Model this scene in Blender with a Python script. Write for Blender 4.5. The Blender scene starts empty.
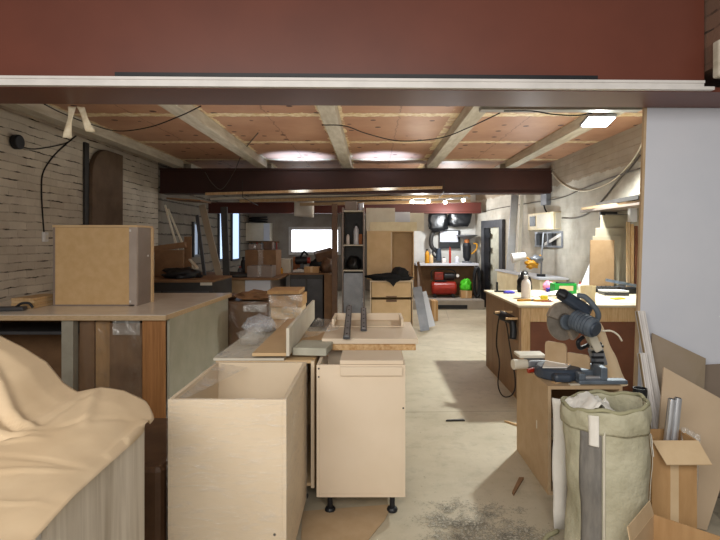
import bpy, bmesh, math, random
from mathutils import Vector, Matrix, noise
random.seed(7)
S = bpy.context.scene
COL = S.collection
PI = math.pi

# ------------------------------------------------------------------ camera
F = 520.0
CAM = Vector((0, 0, 1.5))
cd = bpy.data.cameras.new('camera'); cam = bpy.data.objects.new('camera', cd); COL.objects.link(cam)
cam.location = CAM; cam.rotation_euler = (math.pi/2, 0, 0)      # level camera with a small lens shift keeps uprights upright
cd.sensor_width = 36; cd.lens = 36*F/720; cd.clip_start = .02; cd.shift_x = -12/720; cd.shift_y = -30/720
S.camera = cam
def ray(px, py): return Vector(((px-372)/F, 1, (240-py)/F))
def P(px, py, Y): return CAM + ray(px, py)*Y            # photo measurement -> metres at depth Y
def G(px, py, z=0.0):                                   # photo measurement -> point on a level surface
    r = ray(px, py); return CAM + r*((z-1.5)/r.z)

# ------------------------------------------------------------------ materials
def lin(h):
    h = h.lstrip('#'); v = [int(h[i:i+2], 16)/255 for i in (0, 2, 4)]
    return tuple((c/12.92 if c <= .04045 else ((c+.055)/1.055)**2.4) for c in v)+(1,)
class N:
    def __init__(s, name):
        s.m = bpy.data.materials.new(name); s.m.use_nodes = True
        s.t = s.m.node_tree; s.b = s.t.nodes['Principled BSDF']; s.out = s.t.nodes['Material Output']
    def n(s, typ, **kw):
        o = s.t.nodes.new(typ)
        for k, v in kw.items(): setattr(o, k, v)
        return o
    def l(s, a, b): s.t.links.new(a, b)
    def mix(s, fac, a, b, blend='MIX'):
        o = s.n('ShaderNodeMix', data_type='RGBA', blend_type=blend)
        for sock, v in ((o.inputs[0], fac), (o.inputs[6], a), (o.inputs[7], b)):
            if hasattr(v, 'is_output'): s.l(v, sock)
            else: sock.default_value = v
        return o.outputs[2]
    def math(s, op, a, b=None, clamp=False):
        o = s.n('ShaderNodeMath', operation=op, use_clamp=clamp)
        for i, v in enumerate((a, b)):
            if v is None: continue
            if hasattr(v, 'is_output'): s.l(v, o.inputs[i])
            else: o.inputs[i].default_value = v
        return o.outputs[0]
    def ramp(s, v, p0, p1):
        o = s.n('ShaderNodeMapRange'); s.l(v, o.inputs[0]); o.inputs[1].default_value = p0; o.inputs[2].default_value = p1
        return o.outputs[0]
    def coord(s, stretch=(1, 1, 1), geo=False):
        c = s.n('ShaderNodeNewGeometry').outputs['Position'] if geo else s.n('ShaderNodeTexCoord').outputs['Object']
        m = s.n('ShaderNodeMapping'); m.inputs['Scale'].default_value = stretch; s.l(c, m.inputs[0]); return m.outputs[0]
    def noise(s, co, scale, detail=4, rough=.6, dist=0):
        o = s.n('ShaderNodeTexNoise'); s.l(co, o.inputs['Vector'])
        o.inputs['Scale'].default_value = scale; o.inputs['Detail'].default_value = detail
        o.inputs['Roughness'].default_value = rough; o.inputs['Distortion'].default_value = dist
        return o.outputs['Fac']
    def bump(s, h, strength=.3, dist=.01):
        o = s.n('ShaderNodeBump'); o.inputs['Strength'].default_value = strength; o.inputs['Distance'].default_value = dist
        s.l(h, o.inputs['Height']); s.l(o.outputs[0], s.b.inputs['Normal'])
    def setc(s, c):
        if hasattr(c, 'is_output'): s.l(c, s.b.inputs['Base Color'])
        else: s.b.inputs['Base Color'].default_value = c
def mat(name, c1, c2=None, scale=8, stretch=(1, 1, 1), rough=.6, metal=0, bump=0, lo=.35, hi=.65, detail=5, dist=0, spec=.4, bd=.005, geo=False):
    k = N(name); k.b.inputs['Roughness'].default_value = rough; k.b.inputs['Metallic'].default_value = metal
    k.b.inputs['Specular IOR Level'].default_value = spec
    if c2 is None:
        r, g, b, a = lin(c1); c2l = (r*.86, g*.85, b*.83, 1)
    else: c2l = lin(c2)
    nz = k.noise(k.coord(stretch, geo), scale, detail, dist=dist)
    k.setc(k.mix(k.ramp(nz, lo, hi), lin(c1), c2l))
    if bump: k.bump(nz, bump, bd)
    return k.m
def emis(name, c, s):
    k = N(name); k.setc(lin(c)); k.b.inputs['Emission Color'].default_value = lin(c); k.b.inputs['Emission Strength'].default_value = s
    return k.m
def film(name, lo=.04, hi=.5, tint='ffffff', scale=7, stretch=(1, 1, 1), base=.05):
    k = N(name)
    tr = k.n('ShaderNodeBsdfTransparent'); gl = k.n('ShaderNodeBsdfGlossy'); gl.inputs['Roughness'].default_value = .18
    df = k.n('ShaderNodeBsdfDiffuse'); df.inputs['Color'].default_value = lin(tint); gl.inputs['Color'].default_value = (.95, .95, .95, 1)
    nz = k.noise(k.coord(stretch), scale, 6, .65, 1.2)
    bm = k.n('ShaderNodeBump'); bm.inputs['Strength'].default_value = .8; bm.inputs['Distance'].default_value = .02; k.l(nz, bm.inputs['Height'])
    k.l(bm.outputs[0], gl.inputs['Normal'])
    m1 = k.n('ShaderNodeMixShader'); m1.inputs[0].default_value = .6; k.l(gl.outputs[0], m1.inputs[1]); k.l(df.outputs[0], m1.inputs[2])
    f = k.n('ShaderNodeMapRange'); k.l(nz, f.inputs[0]); f.inputs[1].default_value = .48; f.inputs[2].default_value = .75
    f.inputs[3].default_value = lo; f.inputs[4].default_value = hi
    m2 = k.n('ShaderNodeMixShader'); k.l(f.outputs[0], m2.inputs[0]); k.l(tr.outputs[0], m2.inputs[1]); k.l(m1.outputs[0], m2.inputs[2])
    k.l(m2.outputs[0], k.out.inputs['Surface']); return k.m

def brick_mat(name, axis, cA, cB, gap, rowh=.085, dens=(.49, .60), bumpd=.02, dirtc='7a6a5c', vert=.25, plaster=None):
    k = N(name); geo = k.n('ShaderNodeNewGeometry').outputs['Position']
    sp = k.n('ShaderNodeSeparateXYZ'); k.l(geo, sp.inputs[0])
    cb = k.n('ShaderNodeCombineXYZ'); k.l(sp.outputs[axis], cb.inputs[0]); k.l(sp.outputs[2], cb.inputs[1])
    ns = k.n('ShaderNodeTexNoise'); k.l(geo, ns.inputs['Vector']); ns.inputs['Scale'].default_value = 4
    av = k.n('ShaderNodeVectorMath', operation='MULTIPLY_ADD'); k.l(ns.outputs['Color'], av.inputs[0]); av.inputs[1].default_value = (.06, .03, 0); k.l(cb.outputs[0], av.inputs[2])
    s2 = k.n('ShaderNodeSeparateXYZ'); k.l(av.outputs[0], s2.inputs[0])
    fr = k.math('FRACT', k.math('DIVIDE', s2.outputs[1], rowh)); row = k.math('FLOOR', k.math('DIVIDE', s2.outputs[1], rowh))
    n5 = k.noise(geo, 14, 3); hj = k.math('LESS_THAN', fr, k.math('MULTIPLY', n5, .30))
    fx = k.math('FRACT', k.math('ADD', k.math('DIVIDE', s2.outputs[0], .27), k.math('MULTIPLY', row, .5))); vj = k.math('LESS_THAN', fx, .035)
    st = k.coord((1, .55, 2.2) if axis == 1 else (.55, 1, 2.2), True); n2 = k.noise(st, 6, 3)
    dm = k.ramp(n2, *dens)
    j = k.math('MAXIMUM', hj, k.math('MULTIPLY', vj, vert)); mask = k.math('MULTIPLY', j, dm, True)
    n3 = k.noise(geo, 1.6, 6); n4 = k.noise(geo, 50, 4); wn = k.n('ShaderNodeTexWhiteNoise', noise_dimensions='2D')
    c2 = k.n('ShaderNodeCombineXYZ'); k.l(row, c2.inputs[0]); k.l(k.math('FLOOR', k.math('ADD', k.math('DIVIDE', s2.outputs[0], .27), k.math('MULTIPLY', row, .5))), c2.inputs[1]); k.l(c2.outputs[0], wn.inputs['Vector'])
    col = k.mix(wn.outputs['Value'], lin(cA), lin(cB)); col = k.mix(k.math('MULTIPLY', k.ramp(n3, .42, .72), .55), col, lin(dirtc))
    col = k.mix(k.math('MULTIPLY', j, .2), col, lin(gap))
    fin = k.mix(mask, col, lin(gap))
    if plaster:                                              # smooth painted plaster below the rough brick band
        zz = k.math('ADD', sp.outputs[2], k.math('MULTIPLY', k.math('SUBTRACT', k.noise(geo, 5, 4), .5), .14)); up_ = k.math('GREATER_THAN', zz, 2.42)
        pl = k.mix(k.ramp(k.noise(geo, 1.7, 6), .4, .75), lin(plaster), lin('948d80')); pl = k.mix(k.math('MULTIPLY', hj, k.math('MULTIPLY', dm, .25)), pl, lin('8b8375'))
        fin = k.mix(up_, pl, k.mix(.45, fin, lin('7d6a57')))
    k.setc(fin); k.b.inputs['Roughness'].default_value = .88
    h = k.math('SUBTRACT', k.math('ADD', k.math('MULTIPLY', n4, .3), k.math('MULTIPLY', wn.outputs['Value'], .25)), k.math('MULTIPLY', j, .7)); k.bump(h, .6, bumpd)
    return k.m

M = {}
M['beige'] = mat('beige_laminate', 'dfcdb2', 'd9c6aa', 3, rough=.5)
M['beige2'] = mat('beige_laminate_front', 'e2d1ba', 'dccab1', 2, rough=.5)
M['tan'] = mat('tan_board', 'd6b88d', 'cdae82', 5, rough=.55)
M['chip'] = mat('chipboard_edge', 'd9b687', 'b98c58', 60, rough=.7, bump=.1)
M['mdf'] = mat('mdf', 'bca383', 'b39977', 9, rough=.7)
M['mdfd'] = mat('dark_mdf', '8b6a4b', '7c5d42', 7, rough=.75)
M['hard'] = mat('hardboard', 'd2b284', 'caa878', 14, rough=.7)
M['greybrown'] = mat('grey_laminate', '8e8078', '84776f', 5, rough=.5)
M['mauve'] = mat('pale_mauve_edge', 'b3a69c', 'a99c92', 5, rough=.5)
M['white'] = mat('white_laminate', 'd2d5de', 'ccd0da', 2, rough=.35)
M['offwhite'] = mat('offwhite_board', 'd8d2c2', 'ccc4b2', 4, rough=.55)
M['worktop'] = mat('worktop', 'ebe4d8', 'e0d7ca', 4, rough=.25, spec=.5)
M['edge'] = mat('worktop_edge', 'cfb591', 'b99d78', 30, stretch=(1, 1, 6), rough=.6)
M['bench'] = mat('bench_plywood', 'c9bda6', 'b8aa8e', 5, rough=.5)
M['benchside'] = mat('brown_hardboard', '98795a', '85684c', 4, stretch=(3, 3, .6), rough=.6)
M['red_wood'] = mat('reddish_board', '7e4f38', '6e4330', 4, rough=.55)
M['pale_wood'] = mat('pale_timber', 'd3b48a', 'bd9868', 14, stretch=(6, 6, .6), rough=.65)
M['orange_wood'] = mat('orange_wood', 'b07c4c', '95663a', 9, stretch=(8, 8, .35), rough=.5, dist=.6)
M['greywood'] = mat('grey_woodgrain', 'd9d0c2', 'aa9e8d', 2.2, stretch=(1, 7, .45), rough=.5, dist=.9, lo=.38, hi=.75)
M['green_grey'] = mat('green_grey_panel', 'b4b2a2', 'a6a593', 5, rough=.5)
M['post'] = mat('painted_post', 'a9a597', '989385', 6, rough=.6)
k = N('kraft_paper'); co = k.coord(); n1 = k.noise(co, 3, 5); vo = k.n('ShaderNodeTexVoronoi'); vo.inputs['Scale'].default_value = 4.5; k.l(co, vo.inputs['Vector'])
k.setc(k.mix(k.ramp(n1, .35, .65), lin('d3bc9b'), lin('c8af8d'))); k.b.inputs['Roughness'].default_value = .6; k.bump(n1, .12, .02); M['kraft'] = k.m
M['card'] = mat('cardboard', 'c09a6c', 'b28c5f', 6, stretch=(3, 3, .6), rough=.8)
M['cardlight'] = mat('light_cardboard', 'd6bd98', 'cbb08a', 6, rough=.8)
M['carddark'] = mat('brown_wrapping', '6e513b', '553d2c', 5, rough=.5, bump=.3)
M['wrapbrown'] = mat('brown_wrapped_furniture', '8a6d54', '6a503c', 4, rough=.28, bump=.5, bd=.03)
M['canvas'] = mat('olive_canvas', 'c6c2aa', 'a8a48b', 5, rough=.75, bump=.6, bd=.05)
M['canvas_dark'] = mat('olive_canvas_inner', 'aaa788', '949073', 6, rough=.8, bump=.3)
M['grey_strip'] = mat('grey_strip', '6f6c68', '85817b', 18, stretch=(2, 2, .5), rough=.6)
M['paper'] = mat('white_paper', 'ece9e2', 'dfdbd2', 5, rough=.7, bump=.2)
M['tape'] = mat('masking_tape', 'd8cdb5', 'c4b596', 30, rough=.8, bump=.3)
M['black'] = mat('black_plastic', '15161a', '1d1f24', 10, rough=.45)
M['fabricblack'] = mat('black_fabric', '121315', '1f2023', 12, rough=.85, bump=.3)
M['bagblack'] = mat('black_bag', '101113', '191a1d', 9, rough=.3, bump=.5, bd=.02)
M['dark'] = mat('dark_grey_paint', '3a3836', '2e2c2b', 5, rough=.5)
M['dark2'] = mat('charcoal_steel', '4b4c50', '3e3f43', 6, rough=.45)
M['grey'] = mat('grey_metal', '8a8d92', '777a80', 6, rough=.4, metal=.5)
M['alu'] = mat('aluminium', 'd8dade', 'c4c7cc', 5, rough=.28, metal=.75)
M['alub'] = mat('brass_tone_profile', 'a58f6c', '94805f', 5, rough=.35, metal=.5)
M['guard'] = mat('dusty_guard', 'a89d90', '8f857a', 22, rough=.4, metal=.25)
M['steel'] = mat('sawblade_steel', '9f978c', '8a8278', 14, rough=.4, metal=.4)
M['blue'] = mat('blue_grey_plastic', '3d4755', '323b48', 8, rough=.45)
M['bluel'] = mat('dusty_blue_plastic', '626c76', '525b65', 14, rough=.6)
M['motorgrey'] = mat('dusty_motor', '66717d', '4d5763', 16, rough=.65)
M['bluegrey'] = mat('cast_bracket', '737f8c', '616c79', 14, rough=.5, metal=.3)
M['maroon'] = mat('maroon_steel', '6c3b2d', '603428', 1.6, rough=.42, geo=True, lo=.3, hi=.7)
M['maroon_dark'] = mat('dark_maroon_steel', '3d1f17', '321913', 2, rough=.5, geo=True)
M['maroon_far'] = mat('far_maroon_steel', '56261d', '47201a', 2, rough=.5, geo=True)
M['joist'] = mat('painted_joist', 'c4bdae', 'aca391', 6, stretch=(3, .5, 3), rough=.75, bump=.15, geo=True)
M['trunk'] = mat('grey_trunking', '8f8c86', '827f79', 6, rough=.5)
M['whitemetal'] = mat('white_rail', 'dcd9d6', 'cfccc9', 6, rough=.35)
M['plaster'] = mat('brown_plaster', '6e5a48', '5f4d3e', 5, rough=.85, bump=.2)
M['farwall'] = mat('grey_far_wall', 'a39c93', '8e877e', 2.5, rough=.85, bump=.1, geo=True)
M['farwhite'] = mat('white_far_wall', 'd4d3cf', 'c4c2bc', 2.5, rough=.8, geo=True)
M['red'] = mat('red_enamel', 'a32d1c', '8c2517', 6, rough=.35)
M['green'] = mat('green_plastic', '22b04a', '1d9c41', 6, rough=.4)
M['greenb'] = mat('bright_green_bag', '58d62e', '3fae20', 8, rough=.45, bump=.4)
M['orange'] = mat('orange_card', 'a5622f', '8f5227', 6, rough=.6)
M['yellow'] = mat('yellow', 'e3cf3a', 'd4c02c', 6, rough=.5)
M['amber'] = mat('amber', 'c98f1e', 'b57f17', 6, rough=.5)
M['pink'] = mat('pink_cloth', 'e88fae', 'd97f9e', 6, rough=.8)
M['purple'] = mat('violet_cloth', '4a45b0', '3d389a', 6, rough=.8)
M['sheet'] = mat('cream_sheet', 'a79f8d', '9b9380', 4, rough=.6)
M['sheet2'] = mat('grey_sheet', 'a5a39b', '98968e', 4, rough=.6)
M['mdfs'] = mat('mdf_sheet', '94795a', '8a6f50', 9, rough=.75)
M['cream'] = mat('cream_plastic', 'e6d9b8', 'd9caa5', 6, rough=.5)
M['bottle'] = mat('white_bottle', 'e6dfdc', 'd9cfcb', 4, rough=.35)
M['greyfoam'] = mat('grey_foam', 'b9b8a8', 'a8a696', 8, rough=.7)
M['rubber'] = mat('cable_rubber', '1a1716', '231f1d', 6, rough=.6)
M['cablew'] = mat('cream_cable', 'e6dfcc', 'dcd3be', 6, rough=.6)
M['cableg'] = mat('grey_cable', '5f5850', '544d46', 6, rough=.6)
M['taupe'] = mat('taupe_board', '9c8d7c', '94856f', 3, rough=.5)
M['taupe_dark'] = mat('dark_taupe_board', '85776a', '7c6e61', 3, rough=.55)
M['beigeb'] = mat('sand_board', 'c6b196', 'bfa98d', 3, rough=.55)
M['film'] = film('stretch_film', .04, .30, scale=7, stretch=(1, 1, 5))
M['filmh'] = film('film_heavy', .16, .75, 'e9ebe8', 9)
M['filmb'] = film('film_brown', .2, .55, '8c7560', 5, stretch=(1, 1, .6))
M['bubble'] = film('bubble_wrap', .45, .9, 'ccd3dc', 26)
M['lampglass'] = emis('lamp_glass', 'f2fff8', 26)
M['spotglass'] = emis('spot_glass', 'fff1d8', 14)
M['daylight'] = emis('daylight_pane', 'f3f8ff', 3.6)
M['slotdim'] = emis('dim_slot_pane', 'aebfd8', .35)
M['slot'] = emis('slot_pane', 'b9d2f2', 1.25)

# floor
k = N('concrete_floor'); g = k.coord(geo=True)
n1 = k.noise(g, 1.3, 6); n2 = k.noise(g, 7, 8, .7); n3 = k.noise(g, 26, 5, .7)
c = k.mix(k.ramp(n1, .35, .7), lin('c0b7a2'), lin('a79d86'))
c = k.mix(k.math('MULTIPLY', k.ramp(n2, .5, .78), .55), c, lin('857f6d'))
c = k.mix(k.math('MULTIPLY', k.ramp(n3, .62, .74), .65), c, lin('5d584c'))
v = k.n('ShaderNodeTexVoronoi', feature='DISTANCE_TO_EDGE'); k.l(k.coord((.55, .38, 1), True), v.inputs['Vector']); v.inputs['Scale'].default_value = 1
crack = k.math('LESS_THAN', v.outputs['Distance'], .004); c = k.mix(k.math('MULTIPLY', crack, .35), c, lin('6f6a5c'))
k.setc(c); k.b.inputs['Roughness'].default_value = .62; k.bump(n2, .15, .01); M['floor'] = k.m
# ceiling deck: film-faced plywood, foam along the seams, dark screw spots
k = N('plywood_deck'); g = k.n('ShaderNodeNewGeometry').outputs['Position']; sp = k.n('ShaderNodeSeparateXYZ'); k.l(g, sp.inputs[0])
w = k.noise(g, 7, 4); yy = k.math('ADD', sp.outputs[1], k.math('MULTIPLY', k.math('SUBTRACT', w, .5), .16))
fy = k.math('FRACT', k.math('DIVIDE', k.math('SUBTRACT', yy, 5.6-.06), 1.56)); seam = k.math('LESS_THAN', fy, .09)
xx = k.math('ADD', sp.outputs[0], k.math('MULTIPLY', k.math('SUBTRACT', w, .5), .1))
fx = k.math('FRACT', k.math('DIVIDE', k.math('ADD', xx, 3.45), 1.43)); sx = k.math('LESS_THAN', k.math('ABSOLUTE', k.math('SUBTRACT', fx, .1)), .09)
hx = k.math('LESS_THAN', k.math('ABSOLUTE', k.math('SUBTRACT', fx, .62)), .004)
vo = k.n('ShaderNodeTexVoronoi'); vo.inputs['Scale'].default_value = 3.3; k.l(g, vo.inputs['Vector']); vo.inputs['Randomness'].default_value = .55
dots = k.math('LESS_THAN', vo.outputs['Distance'], .12)
base = k.mix(k.ramp(k.noise(g, 2, 5), .3, .7), lin('bd9274'), lin('a97c60'))
c = k.mix(dots, base, lin('4d2a1e')); c = k.mix(k.math('MULTIPLY', hx, .6), c, lin('5d3a2a'))
foam = k.mix(k.ramp(k.noise(g, 18, 3), .4, .65), lin('ead9b8'), lin('cdb27c'))
c = k.mix(k.math('MAXIMUM', seam, k.math('MULTIPLY', sx, k.ramp(k.noise(g, 3, 2), .42, .5))), c, foam)
k.setc(c); k.b.inputs['Roughness'].default_value = .5; M['deck'] = k.m
M['brickL'] = brick_mat('whitewashed_brick', 1, 'cec4b3', 'c0b5a4', '352c25', dirtc='8f8273')
M['brickR'] = brick_mat('pale_painted_brick', 1, 'c0b6a4', 'b4a996', '857869', dens=(.5, .75), plaster='c3beb2')
M['brickP'] = brick_mat('pier_brick', 0, '7b5d4c', '6c5142', '2a2019')
M['block'] = brick_mat('pale_block', 1, '8f897e', '7f796e', '4b463f', rowh=.2, dens=(.3, .5))
# sawdust: specks thinning out to bare concrete
k = N('sawdust'); g = k.coord(geo=True); n1 = k.noise(g, 60, 5, .75); n2 = k.noise(g, 7, 5, .65)
sp = k.n('ShaderNodeSeparateXYZ'); k.l(k.n('ShaderNodeTexCoord').outputs['Generated'], sp.inputs[0])
def bell(o): return k.math('MULTIPLY', k.math('MULTIPLY', o, k.math('SUBTRACT', 1.0, o)), 4.0)
fall = k.math('MULTIPLY', bell(sp.outputs[0]), bell(sp.outputs[1]))
dn = k.math('ADD', k.math('MULTIPLY', n2, .9), k.math('MULTIPLY', fall, .38)); dn = k.math('ADD', dn, k.math('MULTIPLY', k.math('SUBTRACT', n1, .5), 1.3))
al = k.math('MULTIPLY', k.ramp(dn, .72, .86), k.ramp(fall, .0, .25))
c = k.mix(k.ramp(n1, .45, .62), lin('6b675d'), lin('bdb8a8')); k.setc(c); k.b.inputs['Roughness'].default_value = .9; k.l(al, k.b.inputs['Alpha']); M['dust'] = k.m

# ------------------------------------------------------------------ mesh building
BASE = {}
class MB:
    def __init__(s, T=None): s.bm = bmesh.new(); s.T = T or Matrix()
    def _v(s, pts): return [s.bm.verts.new(s.T @ Vector(p)) for p in pts]
    def box(s, x0, x1, y0, y1, z0, z1):
        if x0 > x1: x0, x1 = x1, x0
        if y0 > y1: y0, y1 = y1, y0
        if z0 > z1: z0, z1 = z1, z0
        v = s._v([(x, y, z) for x in (x0, x1) for y in (y0, y1) for z in (z0, z1)])
        for f in ((0, 1, 3, 2), (4, 6, 7, 5), (0, 4, 5, 1), (2, 3, 7, 6), (0, 2, 6, 4), (1, 5, 7, 3)): s.bm.faces.new([v[i] for i in f])
        return s
    def bar(s, a, b, w, h, up=(0, 0, 1)):            # rectangular bar from a to b
        a, b = Vector(a), Vector(b); d = (b-a); L = d.length; d.normalize()
        sd = d.cross(Vector(up))
        if sd.length < 1e-4: sd = d.cross(Vector((1, 0, 0)))
        sd.normalize(); u = sd.cross(d)
        v = s._v([p + sd*i*w/2 + u*j*h/2 for p in (a, b) for i, j in ((-1, -1), (1, -1), (1, 1), (-1, 1))])
        for i in range(4): s.bm.faces.new([v[i], v[(i+1) % 4], v[4+(i+1) % 4], v[4+i]])
        s.bm.faces.new(v[3::-1]); s.bm.faces.new(v[4:]); return s
    def cyl(s, a, b, r0, r1=None, n=20, caps=True):
        r1 = r0 if r1 is None else r1
        a, b = Vector(a), Vector(b); d = (b-a).normalized(); sd = d.orthogonal().normalized(); u = d.cross(sd)
        rings = [s._v([p + (sd*math.cos(2*PI*i/n)+u*math.sin(2*PI*i/n))*r for i in range(n)]) for p, r in ((a, r0), (b, r1))]
        for i in range(n): s.bm.faces.new([rings[0][i], rings[0][(i+1) % n], rings[1][(i+1) % n], rings[1][i]])
        if caps: s.bm.faces.new(rings[0][::-1]); s.bm.faces.new(rings[1])
        return s
    def lathe(s, c, prof, n=24, sx=1, sy=1, cap=True):
        c = Vector(c); rings = [s._v([c + Vector((r*sx*math.cos(2*PI*i/n), r*sy*math.sin(2*PI*i/n), z)) for i in range(n)]) for r, z in prof]
        for A, B in zip(rings, rings[1:]):
            for i in range(n): s.bm.faces.new([A[i], A[(i+1) % n], B[(i+1) % n], B[i]])
        if cap: s.bm.faces.new(rings[0][::-1]); s.bm.faces.new(rings[-1])
        return s
    def tube(s, pts, r, n=8, sub=6):
        pts = [Vector(p) for p in pts]; path = []
        if len(pts) > 2 and sub > 1:
            q = [pts[0]*2-pts[1]]+pts+[pts[-1]*2-pts[-2]]
            for i in range(1, len(q)-2):
                for j in range(sub):
                    t = j/sub; a, b, c, d = q[i-1:i+3]
                    path.append(.5*((2*b)+(c-a)*t+(2*a-5*b+4*c-d)*t*t+(3*b-a-3*c+d)*t**3))
            path.append(pts[-1])
        else: path = pts
        prev = None; rings = []
        for i, p in enumerate(path):
            d = (path[min(i+1, len(path)-1)]-path[max(i-1, 0)]).normalized()
            sd = d.orthogonal().normalized() if prev is None else (prev - d*prev.dot(d)).normalized()
            prev = sd; u = d.cross(sd)
            rings.append(s._v([p+(sd*math.cos(2*PI*k/n)+u*math.sin(2*PI*k/n))*r for k in range(n)]))
        for A, B in zip(rings, rings[1:]):
            for i in range(n): s.bm.faces.new([A[i], A[(i+1) % n], B[(i+1) % n], B[i]])
        s.bm.faces.new(rings[0][::-1]); s.bm.faces.new(rings[-1]); return s
    def prism(s, poly, d):                            # poly: 3D points, extruded by vector d
        d = Vector(d); a = s._v(poly); b = s._v([Vector(p)+d for p in poly]); n = len(poly)
        s.bm.faces.new(a[::-1]); s.bm.faces.new(b)
        for i in range(n): s.bm.faces.new([a[i], a[(i+1) % n], b[(i+1) % n], b[i]])
        return s
    def grid(s, fn, nu, nv):
        v = [[s.bm.verts.new(s.T @ Vector(fn(i/nu, j/nv))) for j in range(nv+1)] for i in range(nu+1)]
        for i in range(nu):
            for j in range(nv): s.bm.faces.new([v[i][j], v[i+1][j], v[i+1][j+1], v[i][j+1]])
        return s
    def lump(s, c, r, seed=0, amp=.25, freq=2.5, sub=3, flat=True, sq=1.0):
        b = bmesh.new(); bmesh.ops.create_icosphere(b, subdivisions=sub, radius=1); c = Vector(c); mp = {}
        for v in b.verts:
            q = v.co.normalized(); k_ = 1+amp*noise.noise(q*freq+Vector((seed*7.3, seed*1.7, seed)))+amp*.5*noise.noise(q*freq*2.7+Vector((seed, 3, 9)))
            e_ = [math.copysign(abs(a_)**sq, a_) for a_ in q]; p = Vector((e_[0]*r[0], e_[1]*r[1], e_[2]*r[2]))*k_
            if flat and p.z < -r[2]*.55: p.z = -r[2]*.55
            mp[v.index] = s.bm.verts.new(s.T @ (c+p+(Vector((0, 0, r[2]*.55)) if flat else Vector())))
        for f in b.faces: s.bm.faces.new([mp[v.index] for v in f.verts])
        b.free(); return s
    def done(s, name, m, parent=None, smooth=False, bevel=0, solid=0):
        bmesh.ops.recalc_face_normals(s.bm, faces=s.bm.faces[:])
        me = bpy.data.meshes.new(name); o = bpy.data.objects.new(name, me); COL.objects.link(o)
        vs = [v.co for v in s.bm.verts]
        if parent is not None:
            o.parent = parent; b = BASE[parent]
        else:
            b = Vector(((min(v.x for v in vs)+max(v.x for v in vs))/2, (min(v.y for v in vs)+max(v.y for v in vs))/2, min(v.z for v in vs)))
            o.location = b
        BASE[o] = b.copy()
        bmesh.ops.translate(s.bm, verts=s.bm.verts[:], vec=-b)
        s.bm.to_mesh(me); s.bm.free()
        if isinstance(m, str): m = M[m]
        me.materials.append(m)
        if smooth:
            for p in me.polygons: p.use_smooth = True
        if solid:
            q = o.modifiers.new('solid', 'SOLIDIFY'); q.thickness = solid; q.offset = 0
        if bevel:
            q = o.modifiers.new('bevel', 'BEVEL'); q.width = bevel; q.segments = 2; q.limit_method = 'ANGLE'; q.angle_limit = .7
        return o
def tag(o, label, cat, group=None, kind=None):
    o['label'] = label; o['category'] = cat
    if group: o['group'] = group
    if kind: o['kind'] = kind
    return o
def thing(name, label, cat, loc, group=None):
    o = bpy.data.objects.new(name, None); COL.objects.link(o); o.location = loc; o.empty_display_size = .1
    BASE[o] = Vector(loc); return tag(o, label, cat, group)
def struct(name, mb, m, **kw):
    o = mb.done(name, m, **kw); o['kind'] = 'structure'; return o
def box(x0, x1, y0, y1, z0, z1): return MB().box(x0, x1, y0, y1, z0, z1)
def rot(c, ax): # matrix rotating about point c with euler degrees
    from mathutils import Euler
    return Matrix.Translation(c) @ Euler([math.radians(a) for a in ax]).to_matrix().to_4x4()
def copy_tree(o, parent=None):
    c = o.copy(); COL.objects.link(c)
    if parent is not None: c.parent = parent
    for ch in list(o.children): copy_tree(ch, c)
    return c
def move_to(o, loc): o.location = loc; BASE[o] = Vector(loc)

# ------------------------------------------------------------------ setting
XL, XR, YB, YW, ZD = -3.66, 3.12, 15.5, 12.3, 2.85
struct('floor', box(XL-.2, XR+.4, -1.5, YB+.2, -.12, 0), 'floor')
struct('ceiling', box(XL-.2, XR+.2, 3.06, YB+.2, ZD, ZD+.12), 'deck')
struct('wall_left', box(XL-.2, XL, -1.5, 8.9, 0, ZD+.12), 'brickL')
struct('wall_left_far', box(XL-.2, XL, 8.9, YB, 0, ZD), 'block')
struct('wall_right', box(XR, XR+.2, 3.4, 8.9, 0, ZD), 'brickR')
WA = math.atan((XR-2.46)/(YW-8.9))
TW = Matrix.Translation((XR, 8.9, 0)) @ Matrix.Rotation(WA, 4, 'Z')       # frame of the slightly turned far right wall
WL = (YW-8.9)/math.cos(WA)
struct('wall_right_far', MB(TW).box(0, .2, 0, WL+.2, 0, ZD), 'brickR')
struct('wall_back', box(XL-.2, .55, YB, YB+.15, 0, ZD), 'farwall')
struct('wall_back_return', box(.55, .7, YW, YB+.15, 0, ZD), 'farwall')
struct('wall_back_white', box(.701, 2.45, YW, YW+.15, 0, ZD), 'farwhite')
struct('wall_right_pier', box(1.82, 2.9, 2.72, 3.3, 2.42, 3.3), 'brickP')
struct('trim_pier_plaster', box(1.775, 2.2, 2.66, 2.715, 2.34, 2.53), 'joist', bevel=.01)
# joists
for i, x in enumerate((-3.3, -1.87, -.43, 1.02, 2.36)):
    struct('trim_joist_%d' % (i+1), box(x-.083, x+.083, 3.06, 8.88, 2.73, ZD), 'joist', bevel=.006)
    struct('trim_far_joist_%d' % (i+1), box(x-.083, x+.083, 9.25, 12.2, 2.73, ZD), 'joist')
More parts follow.
